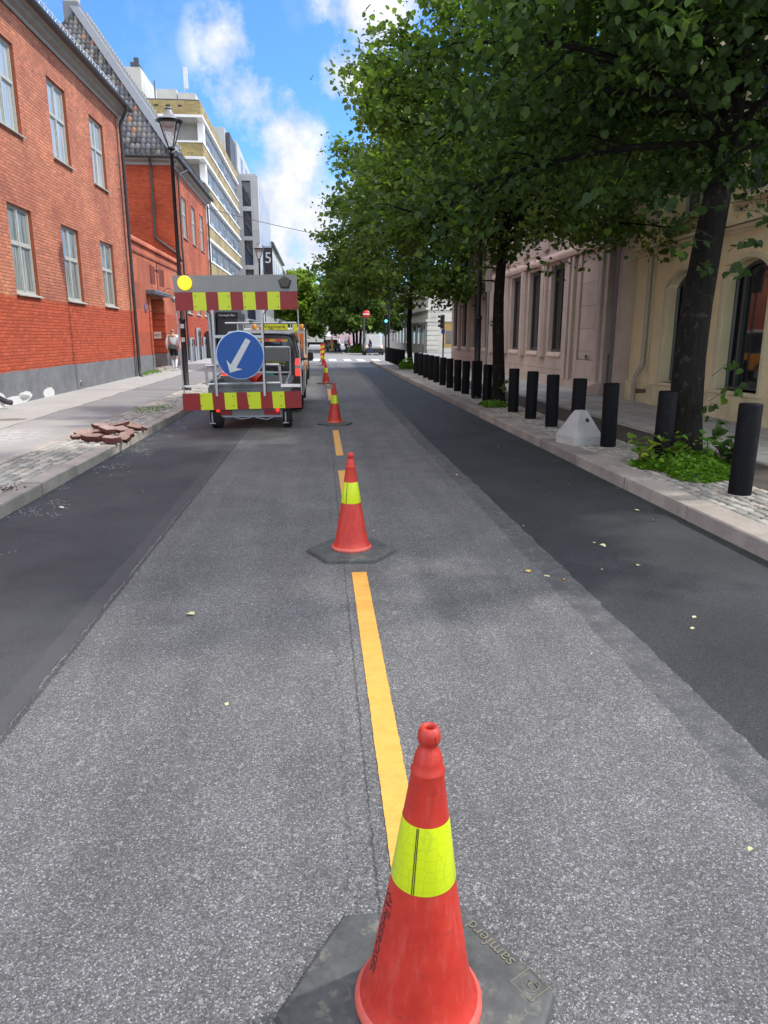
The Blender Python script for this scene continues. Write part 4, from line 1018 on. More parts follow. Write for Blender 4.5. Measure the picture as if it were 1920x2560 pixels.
for ya, yb in aw:
    ap = arch_pts(ya - .10, yb + .10, 2.66, 3.06); ap2 = arch_pts(ya - .02, yb + .02, 2.69, 2.975)
    b = MB()
    for i in range(len(ap) - 1):
        b.prism([(-.05, *ap[i]), (-.05, *ap[i+1]), (-.05, *ap2[i+1]), (-.05, *ap2[i])], (.05, 0, 0))
    b.box(-.05, 0, ya - .10, ya - .02, .66, 2.66); b.box(-.05, 0, yb + .02, yb + .10, .66, 2.66)
    b.build('window_moulding', M['cream_trim'], t)
    ap = arch_pts(ya + .03, yb - .03, 2.66, 2.93)
    b = MB(); b.prism([(.24, ya + .03, .69)] + [(.24, y, z) for y, z in ap] + [(.24, yb - .03, .69)], (.02, 0, 0)); w_ = b.build('window', M['pane_dark'], t)
    b = MB(); fr = [(.21, ya + .04, .70), (.21, ya + .04, 2.64)] + [(.21, y, z) for y, z in arch_pts(ya + .04, yb - .04, 2.64, 2.91)] + [(.21, yb - .04, .70), (.21, ya + .04, .70)]
    b.tube(fr, .04, 6, smooth=False); b.box(.18, .24, yb - .34, yb - .28, .7, 2.78); b.build('frame', worn('green_grey_frame', (.06, .075, .07, 1), .4, .2), w_)
    b = MB(); b.box(-.09, .45, ya - .12, yb + .12, .59, .66); b.build('sill', M['cream_trim'], w_)
    for z in (4.05, 7.2):
        casement(t, ya + .1, yb - .1, z, z + 2.0, .2, -1, M['pane_blue'], M['frame'], sill=False)
b = MB(); b.box(-.075, 0, 0, 8.52, -.1, .585); b.build('plinth', M['cream_plinth'], t, bevel=.02)
b = MB()
for z, p in ((3.42, .05), (3.48, .10), (3.56, .14), (6.7, .08), (9.2, .3)): b.box(-p, 0, 0, 8.5, z, z + (.062 if z < 3.5 else .07))
for ya, yb in aw: b.box(-.1, 0, ya - .05, yb + .05, 3.96, 4.04); b.box(-.05, 0, ya - .02, ya + .08, 4.04, 6.1); b.box(-.05, 0, yb - .08, yb + .02, 4.04, 6.1)
b.build('string_course', M['cream_trim'], t)
b = MB(); rr = random.Random(8)
for ya, yb in aw:
    for k in range(40):
        y = rr.uniform(ya + .1, yb - .1); z = rr.uniform(3.68, 3.9); s = rr.uniform(.02, .05); b.lathe([(s, 0), (s*.7, s*.5), (0, s*.7)], 6, c=(0, 0, 0)) if False else b.box(-.03, 0, y - s, y + s, z - s*.6, z + s*.6)
tag(b.build('relief_panel', M['cream_trim'], t), kind='stuff')
b = MB(); b.tube([(-.07, 7.63, 9.2), (-.07, 7.63, 1.05), (-.10, 7.64, .95), (-.16, 7.78, .72), (-.17, 7.80, .6), (-.17, 7.80, .14)], .052, 10); b.build('downpipe', worn('cream_pipe', (.40, .35, .28, 1), .5, .15), t)
b = MB(); b.tube([(-.03, 7.48, 9.2), (-.03, 7.48, .8)], .016, 5); b.build('cable', M['cream_trim'], t)
b = MB(); b.tube([(-.09, 7.35, .42), (-.26, 7.35, .42)], .05, 10); b.tube([(-.26, 7.35, .42), (-.30, 7.35, .42)], .062, 10); b.build('hydrant_outlet', worn('bronze', (.12, .08, .05, 1), .4, .2), t)

M['pink_stone'] = stucco('pink_granite', (.48, .39, .325, 1), 1.3, .14, joints=(2.45, .62), bump=.3)
M['pink_plain'] = stucco('pink_granite_pier', (.48, .395, .335, 1), 1.5, .12)
M['pink_ledge'] = stucco('pink_ledge', (.58, .44, .36, 1), 1.5, .10)
t = empty('pink_stone_building', (7.5, 17.15, 0), 0, 'pink granite building with rows of narrow dark windows behind the bollards', 'building')
wins = [(5.15 + 2.47*k, 6.45 + 2.47*k) for k in range(8)]
ops = [(ya, yb, 1.16, 3.85) for ya, yb in wins] + [(ya, yb, z, z + 2.4) for ya, yb in wins for z in (4.75,)]
b = MB(); wall_open(b, 1.35, 24.35, .05, 8.6, ops, .24, -1)
b.quad((0, 24.35, 0), (12, 24.35, 0), (12, 24.35, 8.6), (0, 24.35, 8.6)); b.quad((0, 1.35, 8.6), (12, 1.35, 8.6), (12, 24.35, 8.6), (0, 24.35, 8.6)); b.quad((.0, 1.35, 0), (12, 1.35, 0), (12, 1.35, 8.6), (.0, 1.35, 8.6))
b.build('wall', [M['pink_stone'], M['pink_plain']], t)
for ya, yb, za, zb in ops:
    b = MB(); b.box(.18, .22, ya, yb, za + .05, zb); w_ = b.build('window', M['pane_dark'], t)
    b = MB(); b.box(.13, .18, ya, ya + .06, za, zb); b.box(.13, .18, yb - .06, yb, za, zb); b.box(.13, .18, ya + .06, yb - .06, za, za + .09); b.box(.13, .18, ya + .06, yb - .06, zb - .12, zb); b.box(.15, .18, (ya+yb)/2 - .025, (ya+yb)/2 + .025, za + .09, zb - .12)
    b.build('frame', M['gutter'], w_)
for k in range(7):
    ya = wins[k][1]; yb = wins[k+1][0]; m_ = (ya + yb) / 2
    for z0, z1 in ((.98, 3.93), (4.4, 7.4)):
        b = MB(); w2 = .16
        b.box(-.10, 0, m_ - .30, m_ - .17, z0, z1); b.box(-.13, 0, m_ - .16, m_ + .10, z0 - .03, z1); b.box(-.10, 0, m_ + .11, m_ + .24, z0, z1)
        b.build('pilaster', M['pink_plain'], t, bevel=.01)
b = MB()
for ya, yb in wins: b.prism([(.30, ya, 1.155), (.0, ya, 1.16), (-.05, ya, 1.06), (-.05, ya, 1.02), (0, ya, .98)], (0, yb - ya, 0))
for z in (3.93, 7.4): b.prism([(0, 1.4, z), (-.13, 1.4, z + .02), (-.16, 1.4, z + .10), (-.16, 1.4, z + .16), (0, 1.4, z + .3)], (0, 22.95, 0))
b.box(-.35, 0, 1.4, 24.4, 8.2, 8.62)
b.build('ledge', M['pink_ledge'], t)
b = MB(); b.box(-.05, 0, 1.4, 24.35, -.1, .40); b.build('plinth', M['pink_plain'], t, bevel=.01)
# framed blank panel and near corner pilasters with a dark drain recess
b = MB(); b.box(-.06, 0, 1.72, 1.95, .42, 3.9); b.box(-.06, 0, 3.55, 3.78, .42, 3.9); b.box(-.10, 0, 4.05, 4.25, .40, 3.9); b.box(-.10, 0, 4.45, 4.65, .40, 3.9); b.box(-.055, 0, 1.95, 3.55, .42, .98); b.box(-.05, 0, 1.95, 3.55, 4.3, 7.3)
b.build('panel_frame', M['pink_plain'], t, bevel=.008)
b = MB(); b.box(-.058, -.05, 2.02, 3.5, 1.0, 1.016); b.box(-.07, -.05, 2.7, 2.82, 1.03, 1.14); b.build('panel_catch', M['gutter'], t)
b = MB()
for y0, y1, p in ((1.36, 1.6, .30), (1.13, 1.35, .22), (.05, .26, .30), (.27, .46, .20)): b.box(-p, .5, y0, y1, .0, 8.6)
b.build('corner_pilaster', M['pink_plain'], t, bevel=.01)
b = MB(); b.box(-.02, .5, .46, 1.13, 0, 8.6); b.build('drain_recess', M['gutter'], t)
b = MB(); b.box(-.16, -.03, .62, .84, .1, 8.5); b.tube([(-.12, .98, .2), (-.12, .98, 1.2)], .025, 6); b.build('drain_duct', worn('grey_duct', (.09, .095, .105, 1), .45, .25), t)
b = MB(); b.lathe([(.012, 0), (.008, .008), (0, .01)], 10, c=(0, 0, 0)); o = b.build('duct_stud', M['steel_light'], t, loc=(-.165, .73, 2.25), rot=(0, rad(-90), 0))
b = MB(); b.prism([(-.62, 1.2, .12), (-.62, 1.2, .34), (-.30, 1.2, .46), (0, 1.2, .46), (0, 1.2, .12)], (0, .75, 0)); b.build('corner_base', M['pink_ledge'], t, bevel=.012)

# ---- cream building across the junction
M['white_stone'] = stucco('white_rusticated_stone', (.62, .60, .53, 1), .6, .08, joints=(40, .62), plane='xz', bump=.8)
M['white_stone_y'] = stucco('white_rusticated_stone_side', (.56, .55, .50, 1), .6, .08, joints=(40, .62), bump=.8)
t = empty('white_corner_building', (11.8, 80, 0), 0, 'white rusticated corner building across the junction behind the bollards', 'building')
b = MB(); b.box(0, 20, 0, .4, 0, 9); b.box(.02, 20, .4, 60, 0, 9); b.build('wall', M['white_stone'], t)
b = MB()
for z in (3.35, 4.6, 8.6): b.box(-.25, 20.2, -.25, 60, z, z + .22)
for k in range(6): b.box(-.07, 1.25, -.07, .3, .35 + k*.52, .74 + k*.52)
b.build('ledge', worn('white_ledge', (.62, .60, .54, 1), .8, .1, 3), t)
for k in range(10):
    b = MB(); y = 2.5 + k*4; b.box(-.03, .02, y, y + 1.6, .9, 3.0); b.build('window', M['pane_dark'], t)
b = MB(); b.box(1.75, 3.2, -.06, .1, .6, 3.3); b.build('shop_window', worn('golden_shopfront', (.40, .26, .07, 1), .5, .3), t)
b = MB(); b.box(2.0, 2.9, -.08, -.065, 1.0, 2.4); b.build('shop_pane', M['pane_dark'], t)
t = empty('street_name_sign', (12.45, 79.6, 3.85), 0, 'small dark street name plate on the white corner building', 'sign')
b = MB(); b.box(-.42, .42, -.02, .0, -.09, .09); pp = b.build('plate', M['gutter'], t); b = MB(); b.box(-.38, .38, -.026, -.021, -.055, .055); b.build('lettering_field', M['white_trim'], pp)
text('lettering', 'Kirkegata', .11, (0, -.03, 0), (rad(90), 0, 0), M['print_black'], pp)

# ---- far end of the street
t = empty('far_town_building', (.9, 220, 0), 0, 'pinkish far building with small windows closing the end of the street', 'building')
b = MB(); b.box(0, 3.6, 0, 10, 0, 7.7); b.box(3.6, 16, 1, 10, 0, 6.6); b.box(-.3, 3.8, -.4, 0, 4.2, 5.4); b.build('wall', stucco('far_pink', (.46, .36, .38, 1)), t)
for r in range(4):
    for k in range(7):
        b = MB(); b.box(.25 + k*.5, .5 + k*.5, -.42 if r == 9 else -.03, .0, (.9, 2.2, 5.7, 6.7)[r], (1.4, 2.9, 6.1, 7.1)[r]); b.build('window', M['pane_dark'], t)
for k in range(10):
    b = MB(); b.box(4.2 + k*1.15, 4.75 + k*1.15, .95, 1.0, 3.6, 4.6); b.build('window', M['pane_dark'], t)
# ------------------------------------------------------------------ arrow board trailer
M['board_grey'] = worn('board_grey', (.22, .235, .235, 1), .55, .12, 3, spots=((.12, .13, .14, 1), .3))
M['sign_blue'] = worn('sign_blue', (.002, .068, .30, 1), .45, .14, 4, spots=((.02, .13, .42, 1), .3))
M['sign_pale'] = worn('sign_arrow_white', (.50, .54, .57, 1), .45, .1, 8)
M['sign_rim'] = worn('sign_rim_pale_blue', (.42, .58, .78, 1), .45, .08, 6)
M['tyre'] = worn('tyre_rubber', (.018, .018, .019, 1), .8, .3, 12)
M['black_plastic'] = worn('black_plastic', (.022, .022, .024, 1), .55, .2, 8)
M['lamp_red_on'] = plain('lit_red_lamp', (.6, .01, .01, 1), .3, 0, (1, .035, .02, 1), 1.1)
M['lamp_red'] = plain('red_lamp_lens', (.30, .008, .008, 1), .25)
def amber_mat():
    n = NT('lit_amber_lamp'); v = n.coord(); d = n.n('ShaderNodeVectorMath'); 
    e = n.voro(v, 42, 'DISTANCE_TO_EDGE', 'Distance', .2)
    f = n.ramp(e, [(0., .75), (.12, 1.)])
    c = n.mix(1.0, (1.0, .60, .01, 1), f, 'MULTIPLY'); n.set((.7, .35, .01, 1), .3); n.l(c, n.b.inputs['Emission Color']); n.b.inputs['Emission Strength'].default_value = 1.15; return n.m
M['amber_on'] = amber_mat()
TY = 12.9
t = empty('arrow_board_trailer', (-1.37, 13.25, 0), 0, 'road works trailer with striped boards and round blue keep left arrow sign', 'trailer')
def P(x, y, z): return (x + 1.37, y - 13.25, z)
y0 = TY
b = MB(); b.prism([P(-2.480, y0, 2.627), P(-.386, y0, 2.660), P(-.380, y0, 2.385), P(-2.470, y0, 2.356)], (0, .05, 0)); bd = b.build('lamp_board', M['board_grey'], t)
def stripes(name, xs_top, xs_bot, zt0, zt1, zb0, zb1):
    """xs = stripe edges along top / bottom, alternately red and yellow"""
    b = MB(); n = len(xs_top)
    for i in range(n - 1):
        f = lambda x, a, c: a + (c - a) * (x - xs_top[0]) / (xs_top[-1] - xs_top[0])
        b.prism([P(xs_bot[i], y0, f(xs_bot[i], zb0, zb1)), P(xs_bot[i+1], y0, f(xs_bot[i+1], zb0, zb1)), P(xs_top[i+1], y0, f(xs_top[i+1], zt0, zt1)), P(xs_top[i], y0, f(xs_top[i], zt0, zt1))], (0, .03, 0), i % 2)
    return b.build(name, [M['sign_red'], M['sign_yellow']], t)
px = lambda p, a, c, A, D: A + (p - a) / (c - a) * (D - A)
tx = [150, 333, 467, 594, 722, 852, 980, 1108, 1238, 1425]; bx_ = [162, 348, 482, 607, 736, 865, 993, 1118, 1247, 1432]
stripes('upper_stripe_board', [px(p, 150, 1425, -2.462, -.380) for p in tx], [px(p, 160, 1430, -2.462, -.380) for p in bx_], 2.352, 2.382, 2.053, 2.084)
tx = [232, 412, 537, 662, 788, 897, 1037, 1158, 1285, 1465]; bx_ = [243, 425, 553, 675, 800, 922, 1047, 1172, 1297, 1472]
stripes('lower_stripe_board', [px(p, 232, 1470, -2.445, -.351) for p in tx], [px(p, 240, 1475, -2.447, -.350) for p in bx_], .647, .679, .351, .385)
# lamps
b = MB(); cx, cz = -2.275, 2.508; ring = lambda r, y: [P(cx + r*math.cos(a), y, cz + r*math.sin(a)) for a in [2*PI*k/28 for k in range(28)]]
b.loft([ring(.112, y0 - .005), ring(.118, y0 - .03), ring(.095, y0 - .05)]); b.build('warning_lamp', M['amber_on'], t)
b = MB(); cx, cz = -.592, 2.527
ring = lambda r, y: [P(cx + r*math.sin(2*PI*k/5), y, cz + r*math.cos(2*PI*k/5)) for k in range(5)]
b.loft([ring(.118, y0 - .004), ring(.116, y0 - .03), ring(.085, y0 - .045)], smooth=False); b.build('warning_lamp', worn('dark_lamp_lens', (.055, .052, .048, 1), .5, .25, 20), t, bevel=.012)
# disc with arrow
cx, cz, Rr = -1.40, 1.309, .417
b = MB(); ring = lambda r, y: [P(cx + r*math.cos(2*PI*k/64), y, cz + r*math.sin(2*PI*k/64)) for k in range(64)]
b.loft([ring(Rr - .02, y0 - .060), ring(Rr, y0 - .058), ring(Rr, y0 - .052), ring(Rr - .02, y0 - .05)]); sg = b.build('sign_disc', M['sign_rim'], t)
b = MB(); b.loft([ring(Rr - .018, y0 - .0605), ring(Rr - .018, y0 - .0635)]); b.build('sign_face', M['sign_blue'], sg)
dirv = Vector((-.515, 0, -.857)).normalized(); sv = Vector((dirv.z, 0, -dirv.x))
tip = Vector((cx - .19, 0, cz - .30)); 
def A(u_, v_): p = tip - dirv*u_ + sv*v_; return P(p.x, y0 - .0645, p.z)
b = MB(); b.prism([A(0, 0), A(.165, .158), A(.130, .055), A(.66, .047), A(.66, -.047), A(.130, -.055), A(.165, -.158)], (0, -.003, 0)); b.build('arrow', M['sign_pale'], sg)
# frame
b = MB()
for xa, xb in ((-2.458, -2.415), (-.382, -.352)):
    b.tube([P(xa, y0 + .04, 2.08), P(xb, y0 + .04, .62)], .014, 6)
for x in (-1.84, -1.005):
    b.box(*[P(x - .019, 0, 0)[0], P(x + .019, 0, 0)[0]], y0 - 13.25 - .035, y0 - 13.25 - .003, .60, 2.07)
b.box(P(-1.84, 0, 0)[0], P(-1.0, 0, 0)[0], y0 - 13.25 - .048, y0 - 13.25 - .036, 1.60, 1.65)
b.tube([P(-1.93, y0 + .1, 2.06), P(-1.90, y0 + .12, 1.3), P(-1.88, y0 + .14, .7)], .03, 6)
b.build('frame', M['steel'], t)
b = MB(); b.box(P(-2.43, 0, 0)[0], P(-1.98, 0, 0)[0], -.30, -.24, .755, .785); b.box(P(-.72, 0, 0)[0], P(-.37, 0, 0)[0], -.30, -.24, .75, .80); b.build('white_bar', M['white_trim'], t)
b = MB()
for x in lin(-2.40, -.44, 8):
    for z in (2.30, 2.12, .60, .43):
        b.lathe([(.011, 0), (.009, .006), (0, .007)], 8) if False else b.box(P(x - .009, 0, 0)[0], P(x + .009, 0, 0)[0], y0 - 13.25 - .006, y0 - 13.25 - .0005, z - .009, z + .009)
b.tube([P(-2.27, y0 + .06, 2.42), P(-2.1, y0 + .07, 2.2), P(-1.88, y0 + .03, 2.0), P(-1.865, y0 + .02, 1.2), P(-1.87, y0 + .03, .66)], .008, 5); b.tube([P(-.6, y0 + .06, 2.42), P(-.8, y0 + .07, 2.2), P(-.985, y0 + .03, 2.0), P(-.98, y0 + .03, .66)], .008, 5)
tag(b.build('fixings', M['gutter'], t), kind='stuff')
# load bed
bx0, bx1 = P(-2.02, 0, 0)[0], P(-.56, 0, 0)[0]
b = MB(); b.box(bx0, bx1, -.18, -.14, .64, .80); b.box(bx0, bx1, 1.55, 1.6, .64, .86); b.box(bx0, bx0 + .04, -.14, 1.55, .64, .82); b.box(bx1 - .04, bx1, -.14, 1.55, .64, .82); b.box(bx0 + .04, bx1 - .04, -.14, 1.55, .60, .64)
bed = b.build('load_bed', worn('trailer_bed_galvanised', (.17, .18, .185, 1), .5, .25, 5, metal=.3), t)
text('lettering', 'VEGMERKING AS', .05, (-.05, -.182, .735), (rad(90), 0, 0), M['print_black'], bed); text('lettering', 'TLF 90 90 01 62', .045, (-.05, -.182, .685), (rad(90), 0, 0), M['print_black'], bed)
b = MB(); cs = [(-2.03, .80), (-2.03, 1.12), (-1.80, 1.12)]
for (p, q) in (((-2.01, .78), (-2.03, 1.12)), ((-2.03, 1.12), (-1.02, 1.14)), ((-1.02, 1.14), (-.74, 1.14)), ((-.74, 1.14), (-.72, .80)), ((-2.01, .80), (-.72, .82))):
    b.tube([P(p[0], 13.0, p[1]), P(q[0], 13.0, q[1])], .026, 6, smooth=False)
for x in (-2.0, -.62):
    b.tube([P(x, 13.0, .82), P(x + .0, 14.8, .92)], .022, 6)
b.tube([P(-2.0, 14.8, .92), P(-.62, 14.8, .92)], .022, 6)
b.tube([P(-.62, 14.8, .8), P(-.62, 14.8, 1.42)], .02, 6); b.tube([P(-1.6, 14.8, .8), P(-1.6, 14.8, 1.42)], .02, 6); b.tube([P(-1.6, 14.8, 1.42), P(-.62, 14.8, 1.42)], .024, 6)
b.build('rail', M['steel'], bed)
b = MB(); b.box(P(-1.25, 0, 0)[0], P(-.64, 0, 0)[0], 1.5, 1.9, 1.14, 1.40); b.build('tool_box', worn('grey_toolbox', (.13, .135, .14, 1), .55, .2), t, bevel=.01)
b = MB(); b.box(P(-1.90, 0, 0)[0], P(-.70, 0, 0)[0], -.16, -.10, .235, .345); rear = b.build('light_bar', worn('light_bar_grey', (.22, .225, .22, 1), .5, .2), t)
for xa, xb in ((-1.90, -1.62), (-1.04, -.76)):
    b = MB(); b.box(P(xa, 0, 0)[0], P(xb, 0, 0)[0], -.19, -.162, .25, .335); b.build('tail_lamp', M['lamp_red'], t, bevel=.006)
for x in (-1.862, -.80):
    b = MB(); b.lathe([(.034, 0), (.034, .012), (.0, .02)], 14, c=(0, 0, 0), cap0=True); b.build('brake_lamp', M['lamp_red_on'], t, loc=P(x, y0 + .16 - .0, .335), rot=(rad(90), 0, 0))
b = MB(); b.box(P(-1.98, 0, 0)[0], P(-.62, 0, 0)[0], -.1, -.02, .20, .24); b.box(-.05, .05, -.1, 2.4, .40, .5); b.box(-.5, .5, .5, .6, .34, .42); b.tube([P(-1.62, 13.1, .22), P(-1.45, 13.08, .17), P(-1.28, 13.1, .20)], .01, 5); b.tube([P(-1.2, 13.1, .20), P(-1.0, 13.08, .16), P(-.85, 13.1, .22)], .01, 5); b.build('chassis', M['steel'], t)
b = MB()
for x in (-1.97, -.66): b.tube([P(x, 13.05, .3), P(x, 13.05, .10)], .016, 6); b.tube([P(x - .05, 13.05, .10), P(x + .05, 13.05, .10)], .012, 6)
b.build('support_leg', M['steel'], t)
def wheel(parent, loc, R_, w, rim=.6):
    b = MB(); pr = [(R_*.62, -w/2), (R_*.9, -w/2), (R_, -w*.36), (R_*1.0, w*.36), (R_*.9, w/2), (R_*.62, w/2)]
    b.lathe(pr, 30); ty = b.build('wheel', M['tyre'], parent, loc=loc, rot=(0, rad(90), 0))
    b = MB(); b.lathe([(0, -w*.3), (R_*.3, -w*.32), (R_*.55, -w*.38), (R_*.63, -w*.46), (R_*.63, w*.46), (R_*.55, w*.38), (R_*.3, w*.3), (0, w*.28)], 24); b.build('rim', M['steel'], ty)
    return ty
wheel(t, P(-1.915, 13.32, .27), .27, .2); wheel(t, P(-.638, 13.32, .27), .27, .155)
b = MB()
for x, w_ in ((-1.915, .22), (-.638, .18)):
    pts = [P(x - w_/2, 13.32 + .32*math.cos(a), .27 + .32*math.sin(a)) for a in lin(rad(15), rad(165), 9)]
    for p, q in zip(pts, pts[1:]): b.prism([p, q, (q[0] + w_, q[1], q[2]), (p[0] + w_, p[1], p[2])], (0, 0, .012))
b.build('mudguard', M['black_plastic'], t)
# the red cone lying in the load bed
t2 = empty('traffic_cone', (-1.10, 13.62, .80), 0, 'red cone lying in the trailer bed behind the blue arrow sign', 'traffic cone', 'red traffic cones along the yellow line')
b = MB(); b.lathe([p for p in PROF if p[1] >= .04], 32); o = b.build('cone_shell', M['cone_red'], t2, loc=(0, 0, 0), rot=(rad(-20), rad(-58), 0))
b = MB(); b.lathe([(.0765, .384), (.0768, .386), (.0548, .534)], 32); b.build('reflective_band', M['yellow_band'], t2, rot=(rad(-20), rad(-58), 0))

# ------------------------------------------------------------------ vehicles
def car_paint(name, c, rough=.25, metal=.0):
    n = NT(name); v = n.coord(); x, y, z = n.sep(v)
    d = n.math('MULTIPLY', n.ramp(n.noise(v, 3, 5, .6), [(.35, .1), (.7, .8)]), n.ramp(z, [(.3, .55), (1.1, .08)]))
    n.set(n.mix(d, c, (.12, .11, .10, 1)), n.math('ADD', rough, n.math('MULTIPLY', d, .4)), metal); n.b.inputs['Coat Weight'].default_value = .6; n.b.inputs['Coat Roughness'].default_value = .08
    return n.m
def body_loop(y, hw, hb, zlo, zbelt, ztop, n_r=5):
    """closed section at y: half widths at belt and roof"""
    p = [(-hw*.93, zlo), (-hw*.985, zlo + .10), (-hw, zlo + (zbelt - zlo)*.5), (-hw*.985, zbelt)]
    p += [(-hb - .02, ztop - .14), (-hb + .03, ztop - .045), (-hb*.8, ztop - .008), (0, ztop)]
    full = p + [(-x, z) for x, z in reversed(p[:-1])]
    return [(x, y, z) for x, z in full]
def van(name, label, loc, rz, m, H, hw, L, wheel_r=.31, wb=(.95, 4.05), cat='van', dark=None):
    t = empty(name, loc, rz, label, cat); hb = hw * .82
    st = [(0.0, .97, .30, .92, H - .10), (.03, 1.0, .28, .94, H - .03), (.35, 1.0, .24, .95, H), (L*.55, 1.0, .24, .95, H - .01), (L*.66, 1.0, .24, .96, H - .06), (L*.78, .99, .24, 1.0, H*.80), (L*.85, .98, .26, .98, 1.10), (L*.95, .95, .28, .85, .94), (L, .88, .32, .62, .74)]
    b = MB(); loops = []
    for y, f, zl, zb, zt in st:
        zb = min(zb, zt - .16) if zt < 1.3 else zb
        hh = hb if zt > H*.75 else hw * .80
        loops.append(body_loop(y, hw * f, hh * f if zt > 1.2 else hw*f*.86, zl, zb, zt))
    b.loft(loops); o = b.build('body', m, t)
    md = o.modifiers.new('sub', 'SUBSURF'); md.levels = 1; md.render_levels = 1
    for y in wb:
        for s in (-1, 1): wheel(t, (s*(hw - .11), y, wheel_r), wheel_r, .21)
    b = MB()
    for y in wb:
        for s in (-1, 1):
            pts = [(s*(hw + .004), y + (wheel_r + .05)*math.cos(a), wheel_r + (wheel_r + .05)*math.sin(a)) for a in lin(rad(-8), rad(188), 13)]
            pi_ = [(s*(hw + .004), y + (wheel_r - .01)*math.cos(a), wheel_r + (wheel_r - .01)*math.sin(a)) for a in lin(rad(-8), rad(188), 13)]
            for i in range(12): b.prism([pts[i], pts[i+1], pi_[i+1], pi_[i]], (-s*.12, 0, 0))
    b.build('wheel_arch', M['black_plastic'], t)
    return t
M['van_black'] = car_paint('van_black_paint', (.010, .010, .012, 1), .3)
M['plate_green'] = plain('plate_green', (.03, .33, .26, 1), .45)
H, hw = 1.76, .86
t = van('delivery_van', 'black works van towing the trailer, brake lights on and striped rear window', (-1.28, 15.8, 0), 0, M['van_black'], H, hw, 4.95)
b = MB()
def rq(x0, x1, z0, z1, y=-.012, d=.02): return [(x0, y, z0), (x1, y, z0), (x1, y, z1), (x0, y, z1)]
b.prism([(-.60, -.014, 1.10), (.60, -.014, 1.10), (.55, .0, 1.52), (-.55, .0, 1.52)], (0, .03, 0)); b.build('rear_window', M['pane_dark'], t, bevel=.01)
b = MB(); n_ = 9; xs = lin(-.58, .58, n_ + 1)
for k in range(n_):
    b.prism([(xs[k], -.006, 1.525), (xs[k+1], -.006, 1.525), (xs[k+1]*.985, .004, 1.625 - (.02 if k in (0, n_-1) else 0)), (xs[k]*.985, .004, 1.625 - (.02 if k in (0, n_-1) else 0))], (0, .02, 0), k % 2)
b.build('warning_stripe', [worn('stripe_orange', (.62, .33, .02, 1), .45, .1), worn('stripe_red', (.55, .06, .05, 1), .45, .1)], t)
for s in (-1, 1):
    b = MB(); b.prism([(s*.845, -.012, .80), (s*.73, -.02, .80), (s*.72, -.02, .95), (s*.845, -.012, .95)], (0, .1, 0)); lm = b.build('tail_lamp', M['lamp_red_on'], t, bevel=.01)
    b = MB(); b.prism([(s*.845, -.012, 1.03), (s*.72, -.02, 1.03), (s*.735, -.012, 1.17), (s*.835, -.0, 1.17)], (0, .1, 0)); b.build('upper_lens', M['lamp_red_on'], lm, bevel=.01)
    b = MB(); b.prism([(s*.845, -.012, .955), (s*.72, -.02, .955), (s*.72, -.02, 1.025), (s*.845, -.012, 1.025)], (0, .1, 0)); b.build('reverse_lens', plain('clear_lens', (.35, .3, .3, 1), .2), lm)
b = MB(); b.box(-.36, .26, -.03, -.008, .80, .91); pp = b.build('number_plate', M['plate_green'], t, bevel=.004)
text('lettering', 'VH 15672', .095, (-.05, -.032, .855), (rad(90), 0, 0), M['print_black'], pp, sx=1.1)
text('lettering', 'www.vegmark.no', .062, (.30, -.022, 1.10), (rad(90), 0, 0), plain('van_lettering', (.60, .58, .08, 1), .5), t)
text('lettering', 'Tlf 90 90 01 62', .058, (.32, -.022, 1.035), (rad(90), 0, 0), bpy.data.materials['van_lettering'], t)
b = MB(); b.box(-.80, .80, -.05, .06, .30, .52); b.build('bumper', M['black_plastic'], t, bevel=.03)
for s in (-1, 1):
    b = MB(); b.prism([(s*.855, .55, 1.0), (s*.855, 1.9, 1.0), (s*.745, 1.9, 1.55), (s*.745, .62, 1.53)], (s*.006, 0, 0)); b.prism([(s*.858, 2.05, 1.0), (s*.858, 3.3, 1.02), (s*.77, 2.9, 1.54), (s*.748, 2.05, 1.55)], (s*.006, 0, 0)); b.build('side_window', M['pane_dark'], t)
    b = MB(); b.prism([(s*.862, .45, .34), (s*.862, 3.6, .34), (s*.868, 3.6, .72), (s*.868, 1.4, .90), (s*.868, .45, .62)], (s*.004, 0, 0)); b.build('side_graphic', worn('side_graphic_white', (.55, .54, .52, 1), .5, .35, 5, spots=((.5, .05, .04, 1), .7)), t)
    b = MB(); b.tube([(s*.84, 3.25, 1.06), (s*.95, 3.2, 1.08)], .025, 6); b.loft([[(s*.94 + s*x, y, z) for x, z in ((0, 1.02), (.12, 1.03), (.15, 1.1), (.14, 1.22), (.06, 1.25), (0, 1.22))] for y in (3.1, 3.24)], smooth=False); b.build('wing_mirror', M['black_plastic'], t, bevel=.015)
b = MB(); b.loft([[(x, y, z) for x, z in ((-.68, 1.70), (.68, 1.70), (.66, 1.735), (0, 1.765), (-.66, 1.735))] for y in (-.05, .02)], smooth=False); b.build('roof_spoiler', worn('pale_roof_edge', (.55, .56, .57, 1), .4, .1), t)
b = MB()
for y, x0, x1, z in ((1.2, -.88, .72, 1.93), (2.5, -.72, .7, 1.95)): b.tube([(x0, y, z), (x1, y, z + .01)], .022, 8)
for x in (-.30, .35): b.tube([(x, .5, 1.98), (x + .03, 3.1, 1.99)], .035, 8)
for x in (-.6, .6):
    for y in (1.2, 2.5): b.tube([(x, y, 1.72), (x, y, 1.93)], .015, 6)
b.build('roof_rack', M['steel_light'], t)
b = MB(); b.lathe([(.05, 0), (.05, .07), (.03, .09), (0, .095)], 14, c=(-.06, 1.0, 1.77)); b.build('beacon', worn('beacon_amber', (.60, .25, .03, 1), .3, .1), t)

